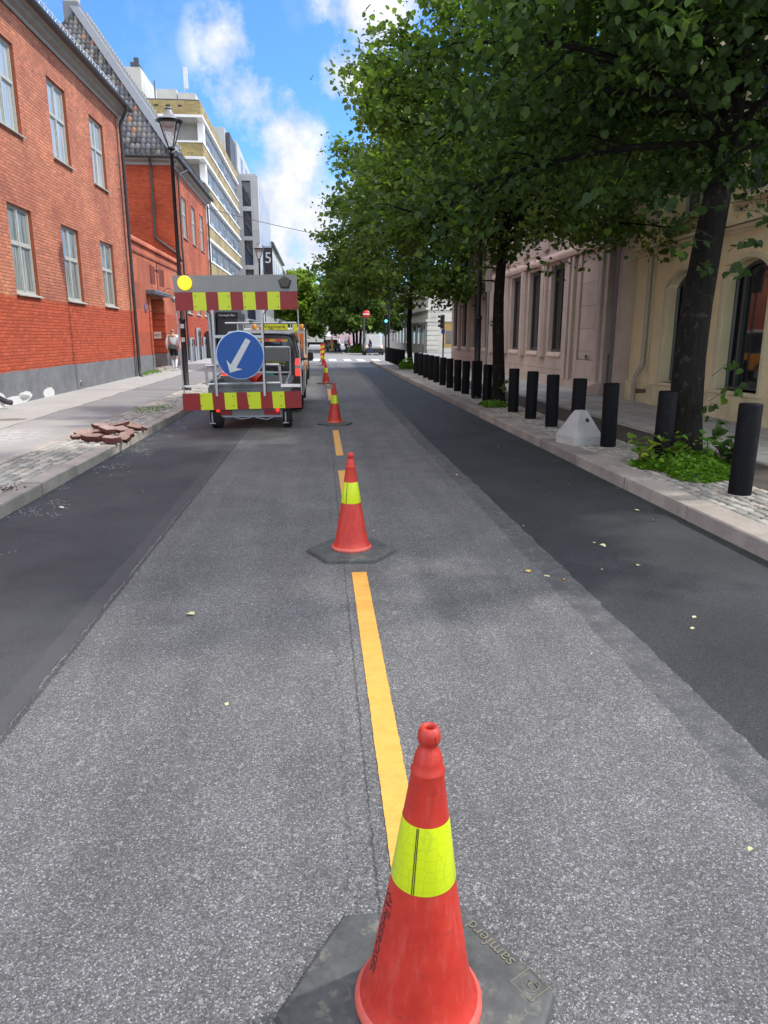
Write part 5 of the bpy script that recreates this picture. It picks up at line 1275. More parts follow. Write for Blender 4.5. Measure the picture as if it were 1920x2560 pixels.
# truck ahead
t = empty('works_truck', (-1.50, 24.0, 0), 0, 'white and orange works truck with yellow lettered board ahead of the van', 'truck')
b = MB(); b.box(-.98, .98, .0, 5.6, .80, 1.90); bd = b.build('body', car_paint('truck_white', (.62, .62, .60, 1), .35), t, bevel=.03)
b = MB(); b.box(-.99, .99, -.02, 5.5, .42, 1.02); b.build('side_skirt', car_paint('truck_orange', (.75, .27, .02, 1), .35), t, bevel=.03)
b = MB(); b.box(-.92, .92, 5.6, 7.0, .4, 2.0); b.build('cab', car_paint('truck_cab_white', (.62, .62, .60, 1), .3), t, bevel=.08)
for s in (-1, 1):
    b = MB(); b.box(s*.985, s*.995, 1.2, 2.4, 1.05, 1.8) if s > 0 else b.box(-.995, -.985, 1.2, 2.4, 1.05, 1.8); b.build('side_panel', M['black_plastic'], t)
    b = MB(); b.box(min(s*.6, s*.95), max(s*.6, s*.95), -.03, -.005, 1.1, 1.75); b.build('rear_chevron', M['orange'], t)
for y in (5.0, 5.9, 1.2):
    for s in (-1, 1): wheel(t, (s*.90, y, .36), .36, .24)
b = MB(); b.box(-.42, .46, -.08, -.02, 1.86, 2.05); bo = b.build('sign_board', worn('yellow_board', (.72, .75, .02, 1), .45, .08), t)
text('lettering', 'Vegmark', .17, (.03, -.085, 1.955), (rad(90), 0, 0), M['print_black'], bo, sx=1.15)
b = MB(); b.box(.60, .76, -.08, -.02, 1.80, 2.05); b.build('sign_board', bpy.data.materials['yellow_board'], t)
for x in (.90, -.62):
    b = MB(); b.lathe([(.075, 0), (.075, .12), (.05, .15), (0, .155)], 14, c=(x, -.02, 1.88), cap0=True); b.build('beacon', bpy.data.materials['beacon_amber'], t)
b = MB(); b.box(1.0, 1.05, -.06, -.02, 1.35, 2.06); b.build('rear_post', M['black_plastic'], t)

# vans and cars at the junction
t = van('parked_van', 'pale van facing the camera behind the no entry sign', (5.1, 74.2, 0), PI, car_paint('van_grey', (.28, .29, .27, 1), .35), 2.05, .95, 4.9)
b = MB(); b.prism([(-.80, 3.92, 1.16), (.80, 3.92, 1.16), (.70, 3.40, 1.72), (-.70, 3.40, 1.72)], (0, .06, .04)); b.build('windscreen', M['pane_dark'], t)
for s in (-1, 1):
    b = MB(); b.lathe([(.13, 0), (.11, .03), (0, .05)], 14); b.build('headlight', plain('warm_headlight', (.7, .5, .35, 1), .2, 0, (1, .62, .38, 1), .5), t, loc=(s*.68, 4.84, .80), rot=(rad(-90), 0, 0))
b = MB(); b.box(-.85, .85, 4.8, 4.98, .25, .62); b.build('bumper', M['black_plastic'], t, bevel=.04)
t = van('parked_car', 'dark grey car standing left of the people crossing', (1.05, 92.5, 0), PI + .15, car_paint('car_grey', (.06, .062, .065, 1), .3), 1.42, .82, 4.2, wb=(.75, 3.3), cat='car')
b = MB(); b.prism([(-.66, 3.36, .98), (.66, 3.36, .98), (.56, 2.85, 1.32), (-.56, 2.85, 1.32)], (0, .06, .04)); b.build('windscreen', M['pane_blue'], t)
# white lorry crossing at the far end
t = empty('white_lorry', (-1.4, 118, 0), 0, 'long white lorry standing across the far end of the street', 'lorry')
b = MB(); b.prism([(-3.0, 0, .95), (1.75, 0, .95), (1.75, 0, 3.35), (-.2, 0, 3.0), (-3.0, 0, 2.4)], (0, 2.4, 0)); b.box(1.76, 4.2, .2, 2.2, .95, 1.62)
b.build('body', worn('lorry_white', (.80, .81, .82, 1), .45, .05, 1), t)
b = MB(); b.box(-3.0, 4.0, .3, 2.1, .55, .94); b.build('chassis', M['black_plastic'], t)
for x in (-1.9, -.9, 3.2): 
    for y in (.2, 2.1): 
        b = MB(); b.lathe([(.2, -.13), (.5, -.13), (.5, .13), (.2, .13)], 20); b.build('wheel', M['tyre'], t, loc=(x, y, .5), rot=(rad(90), 0, 0))
for i, x in enumerate((.55, 1.4)):
    t = empty('market_tent', (x, 124, 0), 0, ('left' if i == 0 else 'right') + ' of two white peaked market tents far behind the dark car', 'tent', 'white peaked tents')
    b = MB(); b.lathe([(.75, 1.9), (.35, 2.2), (.05, 2.9)], 4, rot=PI/4, smooth=False); b.build('canopy', bpy.data.materials['lorry_white'], t)
    b = MB()
    for a in range(4): b.tube([(.5*math.cos(PI/4 + a*PI/2), .5*math.sin(PI/4 + a*PI/2), 0), (.5*math.cos(PI/4 + a*PI/2), .5*math.sin(PI/4 + a*PI/2), 1.9)], .03, 5)
    b.build('pole', M['steel_light'], t)
def transit_sign(name, label, loc, h, mats): pass

# ------------------------------------------------------------------ street lamps, signals, signs
M['lamp_black'] = worn('lamp_post_black', (.010, .010, .012, 1), .42, .3, 5)
M['lamp_glass'] = None
def clear_glass():
    n = NT('lantern_glass'); n.set((.9, .92, .93, 1), .05); n.b.inputs['Transmission Weight'].default_value = .0; n.b.inputs['Alpha'].default_value = .22; n.b.inputs['Specular IOR Level'].default_value = .8; return n.m
M['lamp_glass'] = clear_glass()
def lantern(name, label, loc, H=7.1, group='black lantern street lamps'):
    t = empty(name, loc, 0, label, 'street lamp', group)
    b = MB(); b.lathe([(.13, 0), (.13, .06), (.078, .10), (.076, 1.9), (.09, 1.92), (.09, 1.97), (.055, 2.02), (.048, H - .75), (.07, H - .74), (.07, H - .68), (.04, H - .66), (.04, H - .60)], 20, cap0=True, cap1=True); b.build('post', M['lamp_black'], t)
    z0, z1 = H - .60, H + .02
    b = MB()
    for k in range(4):
        a = PI/4 + k*PI/2
        pts = [(r*math.cos(a), r*math.sin(a), z) for r, z in ((.06, z0), (.17, z0 + .22), (.275, z1 - .1), (.33, z1))]; b.tube(pts, .017, 5)
    b.lathe([(.05, z0), (.10, z0 - .02), (.10, z0 + .03), (.06, z0 + .05)], 8)
    b.lathe([(.36, z1), (.36, z1 + .05), (.30, z1 + .08)], 4, rot=PI/4, smooth=False); b.build('cage', M['lamp_black'], t)
    b = MB(); b.lathe([(.36, z1 + .052), (.20, z1 + .12), (.12, z1 + .22), (.085, z1 + .32), (.075, z1 + .34)], 20, cap1=True); b.lathe([(.10, z1 + .345), (.10, z1 + .37), (.05, z1 + .385)], 14, cap0=True, cap1=True); b.build('hood', worn('lamp_hood', (.20, .205, .21, 1), .45, .15), t)
    b = MB(); b.lathe([(.055, z0 + .03), (.16, z0 + .22), (.262, z1 - .1), (.315, z1 - .005)], 4, rot=PI/4, smooth=False); b.build('glass', M['lamp_glass'], t)
    b = MB(); b.lathe([(.26, z1 - .02), (.24, z1 - .12), (.17, z1 - .16), (0, z1 - .165)], 18); b.build('reflector', worn('lamp_reflector', (.32, .28, .25, 1), .4, .1), t)
    return t
L1 = lantern('street_lamp', 'tall black lantern lamp post in front of the red houses on the left', (-3.86, 21.1, zL(-3.86, 21.1)), 6.95)
b = MB()
for z in (1.72, 1.35): b.box(-.05, .05, -.081, -.077, z, z + .12)
b.build('sticker', M['sign_pale'], L1)
L2 = copy_tree(L1); L2.location = (-3.86, 49.2, zL(-3.86, 49.2)); L2['label'] = 'smaller far lantern lamp post just left of the black banner with 5'
for c in list(children(L2)):
    if c.name.startswith('sticker'): bpy.data.objects.remove(c)
L3 = lantern('street_lamp', 'black lamp post with square thick foot among the right hand bollards', (3.87, 17.76, .13), 6.6)
b = MB(); b.box(-.115, .115, -.115, .115, 0, .92); b.build('foot', M['bollard'], L3, bevel=.015)
b = MB(); b.tube([(0, 0, 3.12), (.36, .0, 3.12)], .022, 6); b.tube([(0, 0, 2.82), (.36, 0, 2.82)], .022, 6); b.tube([(.08, 0, 2.78), (.08, 0, 2.66)], .03, 6); b.build('bracket', M['lamp_black'], L3)
t = empty('sign_pole', (4.22, 18.3, .13), 0, 'thin grey sign pole just behind the second tree trunk', 'pole')
b = MB(); b.tube([(0, 0, 0), (0, 0, 3.7)], .03, 8); b.build('tube', M['steel'], t); b = MB(); b.box(-.02, .02, -.25, .25, 2.6, 3.65); b.build('plate', M['steel'], t)

def signal(name, label, loc, rz, h=2.3, nl=3, lit=None, pole_r=.045):
    t = empty(name, loc, rz, label, 'traffic light', 'black traffic signals at the junction')
    b = MB(); b.tube([(0, 0, 0), (0, 0, h + nl*.27)], pole_r, 10); b.build('post', M['lamp_black'], t)
    b = MB(); b.box(-.15, .15, -.16, -.0, h, h + nl*.27); hd = b.build('head', M['black_plastic'], t, bevel=.02)
    for k in range(nl):
        b = MB(); z = h + .135 + k*.27; pts = [(.10*math.cos(a), .10*math.sin(a)) for a in lin(rad(-20), rad(200), 9)]
        for p, q in zip(pts, pts[1:]): b.prism([(p[0], -.16, z + p[1]), (q[0], -.16, z + q[1]), (q[0], -.34, z + q[1]), (p[0], -.34, z + p[1])], (0, 0, .008))
        b.build('visor', M['black_plastic'], hd)
        b = MB(); b.lathe([(.09, 0), (.06, .02), (0, .025)], 16); b.build('lens', lit if (lit and k == 0) else plain('dark_lens', (.03, .03, .03, 1), .3), hd, loc=(0, -.165, z), rot=(rad(90), 0, 0))
    return t
g_on = plain('green_lamp', (.1, .8, .7, 1), .3, 0, (.12, .95, .85, 1), 1.6)
signal('traffic_light', 'tall dark signal post with lit green lamp before the far trees', (4.32, 48.3, .13), 0, 2.42, 2, g_on, .06)
t = empty('signal_cabinet_post', (4.62, 49.4, .13), 0, 'thick dark post rising behind the lit green signal', 'post')
b = MB(); b.tube([(0, 0, 0), (0, 0, 4.1)], .07, 10); b.build('tube', M['lamp_black'], t); b = MB(); b.box(-.22, .28, -.12, .12, 3.3, 4.4); b.build('box', M['black_plastic'], t, bevel=.03)
signal('traffic_light', 'three lamp signal turned sideways before the white corner building', (8.75, 62.0, .05), rad(-80), 2.0, 3)
t = signal('traffic_light', 'large black signal head nearest the pink building with blue sign', (7.45, 44.0, .13), rad(-70), 2.02, 3)
b = MB(); b.box(-.2, .2, -.04, -.01, 1.72, 2.0); b.build('blue_plate', M['sign_blue'], t)
t = empty('no_entry_sign', (4.25, 70.5, 0), 0, 'round red no entry sign on a dark sticker covered post', 'road sign')
b = MB(); b.tube([(-.05, .06, 0), (-.05, .06, 3.6)], .11, 10); b.build('post', worn('sticker_post', (.035, .05, .045, 1), .6, .3, 4, spots=((.5, .5, .5, 1), .4)), t)
b = MB(); b.lathe([(0, 0), (.36, 0), (.36, .02), (0, .022)], 28); b.build('disc', plain('no_entry_red', (.62, .02, .025, 1), .4), t, loc=(.17, -.10, 3.82), rot=(rad(90), 0, 0))
b = MB(); b.box(.17 - .30, .17 + .30, -.132, -.124, 3.765, 3.875); b.build('bar', M['white_trim'], t)
b = MB(); b.tube([(-6.9, 48.5, 9.5)] + [(-6.9 + 14.5*f, 48.5, 9.5 - 2.5*f + .0 - 1.1*f*(1-f)) for f in lin(.1, 1, 10)], .018, 5); tag(b.build('overhead_cable', M['gutter']), 'thin overhead cable slung across the street below the clouds', 'cable')

# ------------------------------------------------------------------ people
def skin_part(name, verts, edges, radii, m, parent, sub=1):
    me = bpy.data.meshes.new('tmp'); me.from_pydata(verts, edges, []); o = bpy.data.objects.new('tmp', me); COL.objects.link(o)
    md = o.modifiers.new('skin', 'SKIN'); md.use_smooth_shade = True
    for i, r in enumerate(radii):
        rv = r if isinstance(r, tuple) else (r, r); me.skin_vertices[0].data[i].radius = rv
    me.skin_vertices[0].data[0].use_root = True
    if sub: s = o.modifiers.new('sub', 'SUBSURF'); s.levels = sub; s.render_levels = sub
    dg = bpy.context.evaluated_depsgraph_get(); dg.update(); nm = bpy.data.meshes.new_from_object(o.evaluated_get(dg)); bpy.data.objects.remove(o)
    nm.materials.clear(); nm.materials.append(m); nm.polygons.foreach_set('use_smooth', [True]*len(nm.polygons))
    r_ = bpy.data.objects.new(name, nm); COL.objects.link(r_); r_.parent = parent; return r_
skin_m = worn('skin', (.50, .30, .21, 1), .6, .1, 8)
def person(label, loc, rz, h, stride, shirt, trousers, shoe, hair, shorts=True, group=None, sleeve='long', armswing=.15, sock=None, bald=False):
    t = empty('person', loc, rz, label, 'person', group); k = h / 1.75
    V = lambda x, y, z: (x*k, y*k, z*k)
    s = stride
    hipL, hipR = (-.095, 0, .92), (.095, 0, .92)
    kneeL, kneeR = (-.10, .10*s + .06, .50), (.10, -.06*s + .04, .50)
    ankL, ankR = (-.10, .30*s, .085), (.10, -.34*s, .10 + .06*s)
    toeL, toeR = (-.11, .30*s + .16, .03), (.115, -.34*s + .15, .02 + .02*s)
    shL, shR = (-.195, .0, 1.42), (.195, .0, 1.42); a = armswing
    elL, elR = (-.26, -.10*a*3 - .04, 1.14), (.26, .10*a*3 - .04, 1.14); wrL, wrR = (-.25, -.16*a*3 + .08, .90), (.25, .18*a*3 + .08, .92)
    verts = [V(0, 0, .97), V(0, .01, 1.18), V(0, .0, 1.38), V(0, .015, 1.50), V(0, .035, 1.60), V(0, .03, 1.70),
             V(*shL), V(*elL), V(*wrL), V(*shR), V(*elR), V(*wrR), V(*hipL), V(*kneeL), V(*ankL), V(*toeL), V(*hipR), V(*kneeR), V(*ankR), V(*toeR)]
    ed = [(0, 1), (1, 2), (2, 3), (3, 4), (4, 5), (2, 6), (6, 7), (7, 8), (2, 9), (9, 10), (10, 11), (0, 12), (12, 13), (13, 14), (14, 15), (0, 16), (16, 17), (17, 18), (18, 19)]
    rd = [(.14, .11), (.13, .10), (.16, .11), .055, (.078, .095), (.07, .085), .055, .043, .03, .055, .043, .03, .085, .056, .038, .032, .085, .056, .038, .032]
    for w, sx in ((8, -1), (11, 1)):      # palm, five fingers
        wx, wy, wz = [q / k for q in verts[w]]; pi_ = len(verts); verts.append(V(wx, wy + .015, wz - .07)); rd.append((.032, .018)); ed.append((w, pi_))
        for f, (dx, L) in enumerate(((-.026, .065), (-.009, .075), (.009, .07), (.026, .055))):
            i0 = len(verts); verts += [V(wx + dx, wy + .02, wz - .115), V(wx + dx*.9, wy + .04, wz - .115 - L)]; rd += [.009, .007]; ed += [(pi_, i0), (i0, i0 + 1)]
        i0 = len(verts); verts += [V(wx - sx*.035, wy + .04, wz - .07), V(wx - sx*.03, wy + .055, wz - .11)]; rd += [.011, .008]; ed += [(pi_, i0), (i0, i0 + 1)]
    rd = [tuple(q*k for q in r) if isinstance(r, tuple) else r*k for r in rd]
    skin_part('body', verts, ed, rd, skin_m if not sock else skin_m, t)
    # clothing follows the body
    e2 = .016
    vs = [V(0, 0, .93), V(0, .01, 1.18), V(0, 0, 1.38), V(0, .012, 1.47), V(*shL), V(*elL), V(*shR), V(*elR)]; es = [(0, 1), (1, 2), (2, 3), (2, 4), (4, 5), (2, 6), (6, 7)]
    rs = [(.165, .135), (.155, .125), (.18, .13), (.075, .075), .075, .062, .075, .062]
    if sleeve == 'long': vs += [V(*wrL), V(*wrR)]; es += [(5, 8), (7, 9)]; rs += [.045, .045]
    skin_part('shirt', vs, es, [tuple(q*k for q in r) if isinstance(r, tuple) else r*k for r in rs], shirt, t)
    mid = lambda p, q, f: tuple(p[i] + (q[i] - p[i])*f for i in range(3))
    f_ = 1.0 if not shorts else None
    vs = [V(0, 0, .96), V(*hipL), V(*hipR)]; es = [(0, 1), (0, 2)]; rs = [(.155, .13), .11, .11]
    if shorts: vs += [V(*mid(hipL, kneeL, .8)), V(*mid(hipR, kneeR, .8))]; es += [(1, 3), (2, 4)]; rs += [.085, .085]
    else: vs += [V(*kneeL), V(*kneeR), V(*ankL), V(*ankR)]; es += [(1, 3), (2, 4), (3, 5), (4, 6)]; rs += [.072, .072, .055, .055]
    skin_part('shorts' if shorts else 'trousers', vs, es, [tuple(q*k for q in r) if isinstance(r, tuple) else r*k for r in rs], trousers, t)
    if sock:
        for kn, an in ((kneeL, ankL), (kneeR, ankR)):
            skin_part('sock', [V(*mid(kn, an, .02)), V(*mid(kn, an, .4)), V(*an)], [(0, 1), (1, 2)], [.062*k, .060*k, .044*k], sock, t)
    for an, to in ((ankL, toeL), (ankR, toeR)):
        skin_part('shoe', [V(an[0], an[1] - .05, an[2] - .05), V(an[0], an[1] + .05, an[2] - .045), V(*to)], [(0, 1), (1, 2)], [.048*k, .05*k, .038*k], shoe, t)
    # face and hair
    if not bald: skin_part('hair', [V(0, .0, 1.63), V(0, .0, 1.69), V(0, .03, 1.735)], [(0, 1), (1, 2)], [(.088*k, .07*k), (.088*k, .08*k), (.066*k, .06*k)], hair, t)
    else: skin_part('hair', [V(0, -.028, 1.60), V(0, -.028, 1.66)], [(0, 1)], [(.082*k, .05*k), (.078*k, .05*k)], hair, t)
    b = MB(); 
    b.prism([V(-.012, .125, 1.60), V(.012, .125, 1.60), V(0, .118, 1.645)], (0, .02*k, -.004))
    for sx in (-1, 1): b.box((sx*.085 - .008)*k, (sx*.085 + .008)*k, .015*k, .055*k, 1.60*k, 1.66*k)
    b.build('nose_and_ears', skin_m, t, bevel=.004)
    b = MB()
    for sx in (-1, 1): b.box((sx*.032 - .012)*k, (sx*.032 + .012)*k, .118*k, .126*k, 1.645*k, 1.655*k)
    b.box(-.025*k, .025*k, .112*k, .122*k, 1.567*k, 1.573*k); b.build('eyes_and_mouth', M['print_black'], t)
    return t
cloth = lambda n_, c: worn(n_, c, .85, .12, 9)
p0 = person('man walking away by the gate wall in white shirt and black shorts with grey bag', (-6.05, 30.7, zL(-6.05, 30.7)), rad(-4), 1.72, .55, cloth('white_shirt', (.82, .83, .86, 1)), cloth('black_shorts', (.014, .014, .018, 1)), cloth('white_shoes', (.6, .6, .58, 1)), cloth('brown_hair', (.16, .10, .06, 1)), True, None, 'long', .12, cloth('white_socks', (.78, .79, .83, 1)), True)
b = MB(); b.tube([(-.12, -.155, 1.40), (-.10, -.17, 1.2), (-.04, -.17, 1.07)], .014, 6); b.tube([(-.12, -.15, 1.40), (-.10, .08, 1.46), (-.05, .14, 1.30)], .012, 6); b.build('strap', M['black_plastic'], p0)
b = MB(); b.loft([[(x, y, z) for x, z in ((-.12, .93), (.20, .86), (.22, .98), (.20, 1.03), (-.10, 1.10))] for y in (-.25, -.165)], smooth=False); b.build('bag', cloth('grey_bag', (.13, .135, .15, 1)), p0, bevel=.02)
G = 'people crossing the street'
person('person striding across in blue top and dark trousers with pale shoes', (2.62, 75.5, 0), rad(-80), 1.74, 1.0, cloth('blue_top', (.20, .33, .60, 1)), cloth('dark_trousers', (.012, .012, .022, 1)), cloth('pale_shoe', (.62, .62, .60, 1)), cloth('dark_hair', (.05, .03, .02, 1)), False, G, 'short', .25)
person('person in white shirt and navy trousers behind the one in blue', (1.92, 76.5, 0), rad(-85), 1.76, .9, cloth('white_tee', (.68, .70, .70, 1)), cloth('navy_trousers', (.018, .022, .05, 1)), cloth('navy_shoe', (.05, .05, .08, 1)), cloth('dark_hair_b', (.08, .05, .03, 1)), False, G, 'long', .2)
person('worker in orange vest and yellow trousers farthest left at the crossing', (1.30, 84.0, 0), rad(-70), 1.78, .5, cloth('orange_vest', (.75, .16, .05, 1)), cloth('yellow_trousers', (.62, .40, .03, 1)), cloth('brown_shoe', (.10, .06, .04, 1)), cloth('orange_helmet', (.7, .2, .08, 1)), False, G, 'short', .1)
person('person in red top half hidden behind the blue one', (3.10, 80.5, 0), rad(-75), 1.8, .5, cloth('red_top', (.62, .07, .05, 1)), cloth('grey_trousers', (.10, .10, .10, 1)), cloth('grey_shoe', (.3, .3, .3, 1)), cloth('hair_c', (.2, .12, .08, 1)), False, G, 'long', .1)
person('person in dark blue with a white cap in front of the pale van', (4.62, 68.1, 0), rad(95), 1.68, .8, cloth('navy_jacket', (.02, .025, .08, 1)), cloth('jeans', (.03, .05, .14, 1)), cloth('white_sneaker', (.62, .62, .60, 1)), cloth('white_cap', (.68, .68, .62, 1)), False, G, 'long', .2)
# ------------------------------------------------------------------ trees and plants
M['bark'] = bark_material()
M['leaf_dark'] = leaf_material('lime_leaf', (.022, .050, .014, 1), (.066, .122, .027, 1), .45)
M['leaf_mid'] = leaf_material('lime_leaf_mid', (.050, .094, .025, 1), (.130, .200, .045, 1), .5)
M['leaf_light'] = leaf_material('sunny_leaf', (.13, .21, .03, 1), (.24, .33, .06, 1), .45)
M['leaf_weed'] = leaf_material('weed_leaf', (.06, .16, .015, 1), (.16, .30, .03, 1), .40)
M['leaf_weed_big'] = leaf_material('weed_leaf_big', (.07, .17, .02, 1), (.24, .30, .05, 1), .40)
M['stem'] = worn('green_stem', (.02, .024, .010, 1), .7, .2)

def leaf_mesh(name, pos, size, nrm_bias, seed, mat_, droop=.35, jit=.32, flat=False):
    """one mesh of many folded heart shaped leaves; pos (n,3)"""
    g = np.random.default_rng(seed); n = len(pos)
    a = g.uniform(0, 2*np.pi, n); el = g.normal(-droop, .45, n)
    d = np.stack([np.cos(a)*np.cos(el), np.sin(a)*np.cos(el), np.sin(el)], 1)          # leaf axis
    up = np.stack([g.normal(0, .45, n), g.normal(0, .45, n), np.ones(n)], 1) + np.asarray(nrm_bias)
    s_ = np.cross(d, up); s_ /= np.linalg.norm(s_, axis=1, keepdims=True) + 1e-9
    nn = np.cross(s_, d)
    sz = size * np.clip(g.normal(1, jit, n), .45, 1.7)
    prof = [(0, 0, 0), (-.42, .18, .10), (-.40, .62, .06), (0, 1.0, -.16), (.40, .62, .06), (.42, .18, .10)]
    V = np.zeros((n, 6, 3))
    for i, (x, y, z) in enumerate(prof):
        V[:, i] = pos + (s_*x + d*y + nn*z) * sz[:, None]
    V = V.reshape(-1, 3)
    idx = np.arange(n)[:, None] * 6
    F = np.concatenate([idx + np.array([0, 1, 2, 3]), idx + np.array([0, 3, 4, 5])], 1).reshape(-1)
    me = bpy.data.meshes.new(name); nf = 2*n
    me.vertices.add(len(V)); me.vertices.foreach_set('co', V.astype(np.float32).ravel())
    me.loops.add(nf*4); me.loops.foreach_set('vertex_index', F.astype(np.int32))
    me.polygons.add(nf); me.polygons.foreach_set('loop_start', np.arange(0, nf*4, 4, dtype=np.int32)); me.polygons.foreach_set('loop_total', np.full(nf, 4, dtype=np.int32))
    me.update(); me.validate(); me.materials.append(mat_)
    return me

def tree(name, label, loc, seed, height, trunk_r, first, env, nlimb, subs, per, leaf, mat_, lean=(0, 0), group='lime trees along the right kerb', extra=None, spread=.20, droop=.4, top_r=.3):
    """env(azimuth, z) -> horizontal reach of the crown at that height"""
    rr = random.Random(seed); g = np.random.default_rng(seed)
    t = empty(name, loc, 0, label, 'tree', group)
    b = MB(); ht = height * .86; path = []; rs = []; n_ = 14
    for i in range(n_ + 1):
        f = i / n_; z = ht * f
        path.append((lean[0]*min(f*ht, 4.5) + .06*math.sin(z*1.3 + seed), lean[1]*min(f*ht, 4.5) + .05*math.cos(z*1.1 + seed), z))
        rs.append(trunk_r * (1.35 if i == 0 else 1.0) * (1 - .78*f**1.1) * rr.uniform(.97, 1.03))
    path.insert(1, (path[0][0], path[0][1], .18)); rs.insert(1, trunk_r*1.08)
    b.tube(path, rs, 14)
    def axis(z):
        f = max(0, min(z / ht, 1)) * n_; i = min(int(f), n_ - 1); P_ = path[0:1] + path[2:]
        return Vector(P_[i]).lerp(Vector(P_[i+1]), f - i)
    pts = []; W = []
    limbs = MB()
    for k in range(nlimb):
        f = (k + rr.random()*.8) / nlimb; z0 = first + (height - first - .8) * f**1.15 * .92; az = k * 2.399 + rr.uniform(-.35, .35)
        z0 = max(first * .92, z0)
        base = axis(min(z0, ht*.98)); elev = rad(rr.uniform(8, 30) + 34 * f)
        rise = rr.uniform(-.15, .7) + 2.2*f
        zt = min(z0 + rise, height)
        reach = env(az, zt) * rr.uniform(.80, 1.0)
        if reach < .3: continue
        end = Vector((loc_axis(base, az, reach)[0], loc_axis(base, az, reach)[1], zt - reach*rr.uniform(.0, .12)*(1 - f)))
        midp = base.lerp(end, .5) + Vector((rr.uniform(-.2, .2), rr.uniform(-.2, .2), .22 + .09*reach))
        P3 = []
        for i in range(9):
            q = i/8; P3.append(base*(1-q)**2 + midp*2*q*(1-q) + end*q*q)
        r0 = min(trunk_r*.24, .022 + .008*reach) * (1 - .4*f)
        limbs.tube(P3, [r0*(1 - .85*i/8) + .004 for i in range(9)], 6, caps=False)
        for s in range(subs):
            q = .22 + .78*(s + rr.random()) / subs; i = min(int(q*8), 7); p = P3[i].lerp(P3[i+1], q*8 - i)
            da = az + rr.choice((-1, 1)) * rr.uniform(.5, 1.35); L = (.45 + .5*rr.random()) * (.5 + .32*reach*(1.15 - q)) + .25
            dzt = rr.uniform(-.25, .55)*L - .05
            if f < .45 and rr.random() < .22: dzt = -rr.uniform(.25, .8); L *= .7
            e2 = p + Vector((math.cos(da)*L, math.sin(da)*L, dzt))
            limbs.tube([p, p.lerp(e2, .5) + Vector((0, 0, .06)), e2], [r0*.3 + .003, r0*.2 + .002, .002], 4, caps=False)
            for c in range(per[0]):
                cpos = p.lerp(e2, .25 + .8*(c + rr.random())/per[0]); pts.append(cpos); W.append(spread * rr.uniform(.7, 1.25))
        for c in range(3): pts.append(P3[8].lerp(P3[7], rr.random()*.9)); W.append(spread*.6)
    b.v += []; 
    o_ = len(b.v); b.v.extend(limbs.v); b.f.extend([tuple(i + o_ for i in f) for f in limbs.f]); b.m.extend(limbs.m); b.sm.extend(limbs.sm)
    b.build('trunk', M['bark'], t)
    c = np.repeat(np.array([tuple(p) for p in pts]), per[1], 0); w = np.repeat(np.array(W), per[1])
    pos = c + g.normal(0, 1, c.shape) * w[:, None] * np.array([1, 1, .75])
    nt_ = int(len(pos) * .035); zt_ = first - .35 + (height - first) * .8 * g.random(nt_)**1.3
    ax = np.array([tuple(axis(z)) for z in zt_]); rad_ = .25 + .75*np.abs(g.normal(0, .8, nt_)); aa = g.random(nt_)*2*np.pi
    rad_ *= np.clip((zt_ - first + .55) / .9, .25, 1); pos = np.concatenate([pos, ax + np.stack([rad_*np.cos(aa), rad_*np.sin(aa), 0*aa], 1)])
    if extra is not None: pos = np.concatenate([pos, extra])
    keep = g.random(len(pos)) < 1.0
    me = leaf_mesh('crown', pos[keep], leaf, (0, 0, 0), seed + 1, mat_, droop)
    o = bpy.data.objects.new('crown', me); COL.objects.link(o); o.parent = t
    return t, len(pos)
def loc_axis(base, az, r): return (base.x + r*math.cos(az), base.y + r*math.sin(az))
def ell(zc, rz_, R_, lo, hi, left=1.0, seed=0):
    """ellipsoid-ish crown, flattened underneath, with lobes"""
    def f(az, z):
        if z < lo or z > hi: return .25
        q = (z - zc) / (rz_ if z > zc else (zc - lo + 1.2)); s = max(0, 1 - abs(q)**2.2) ** .5
        lob = 1 + .10*math.sin(3*az + seed) + .08*math.sin(5*az + 2*seed + z) + .06*math.sin(2.3*z + az)
        side = 1 + (left - 1) * max(0, -math.cos(az))
        return R_ * s * lob * side
    return f
tot = 0
_e1 = ell(4.4, 5.4, 4.0, 2.8, 9.6, 1.0, 1)
def env1(az, z):
    k = 1 - .32 * max(0, -math.cos(az)) * min(max((z - 4.2) / .7, 0), 1)
    return _e1(az, z) * k
T1, n_ = tree('lime_tree', 'big dark lime tree nearest the camera with thick trunk in weeds', (4.42, 8.38, .11), 3, 10.2, .205, 3.55, env1, 76, 11, (4, 26), .084, M['leaf_dark'], lean=(.045, .012), spread=.17, droop=.45); tot += n_
T2, n_ = tree('lime_tree', 'second lime tree from the camera with straight dark trunk among bollards', (3.96, 16.1, .11), 8, 9.5, .145, 3.5, ell(4.9, 3.75, 4.05, 2.8, 9.0, .96, 2), 66, 10, (4, 23), .098, M['leaf_mid'], lean=(.018, 0), spread=.20); tot += n_
T3, n_ = tree('lime_tree', 'third lime tree from the camera at the end of the bollards', (4.40, 35.8, .11), 15, 12.2, .14, 3.3, ell(5.8, 6.4, 4.5, 3.1, 12.2, 1.0, 3), 50, 9, (4, 19), .15, M['leaf_mid'], spread=.30); tot += n_
for i, (x, y, h, R_) in enumerate(((4.5, 82.8, 11, 4.6), (4.3, 87.6, 11.5, 4.4), (4.2, 93, 12, 4.6), (6.8, 101, 12, 4.8))):
    lb = ['front lime tree of the far row behind the no entry sign', 'second lime tree of the far row behind the no entry sign', 'third lime tree of the far row beyond the crossing people', 'rearmost lime tree of the far row on its right side'][i]
    T, n_ = tree('lime_tree', lb, (x, y, 0), 30 + i, h, .17, 3.0, ell(5.4, 6, R_, 2.3, h, 1.0, i), 34, 8, (3, 14), .36, M['leaf_mid'], spread=.42, group='lime trees beyond the junction'); tot += n_
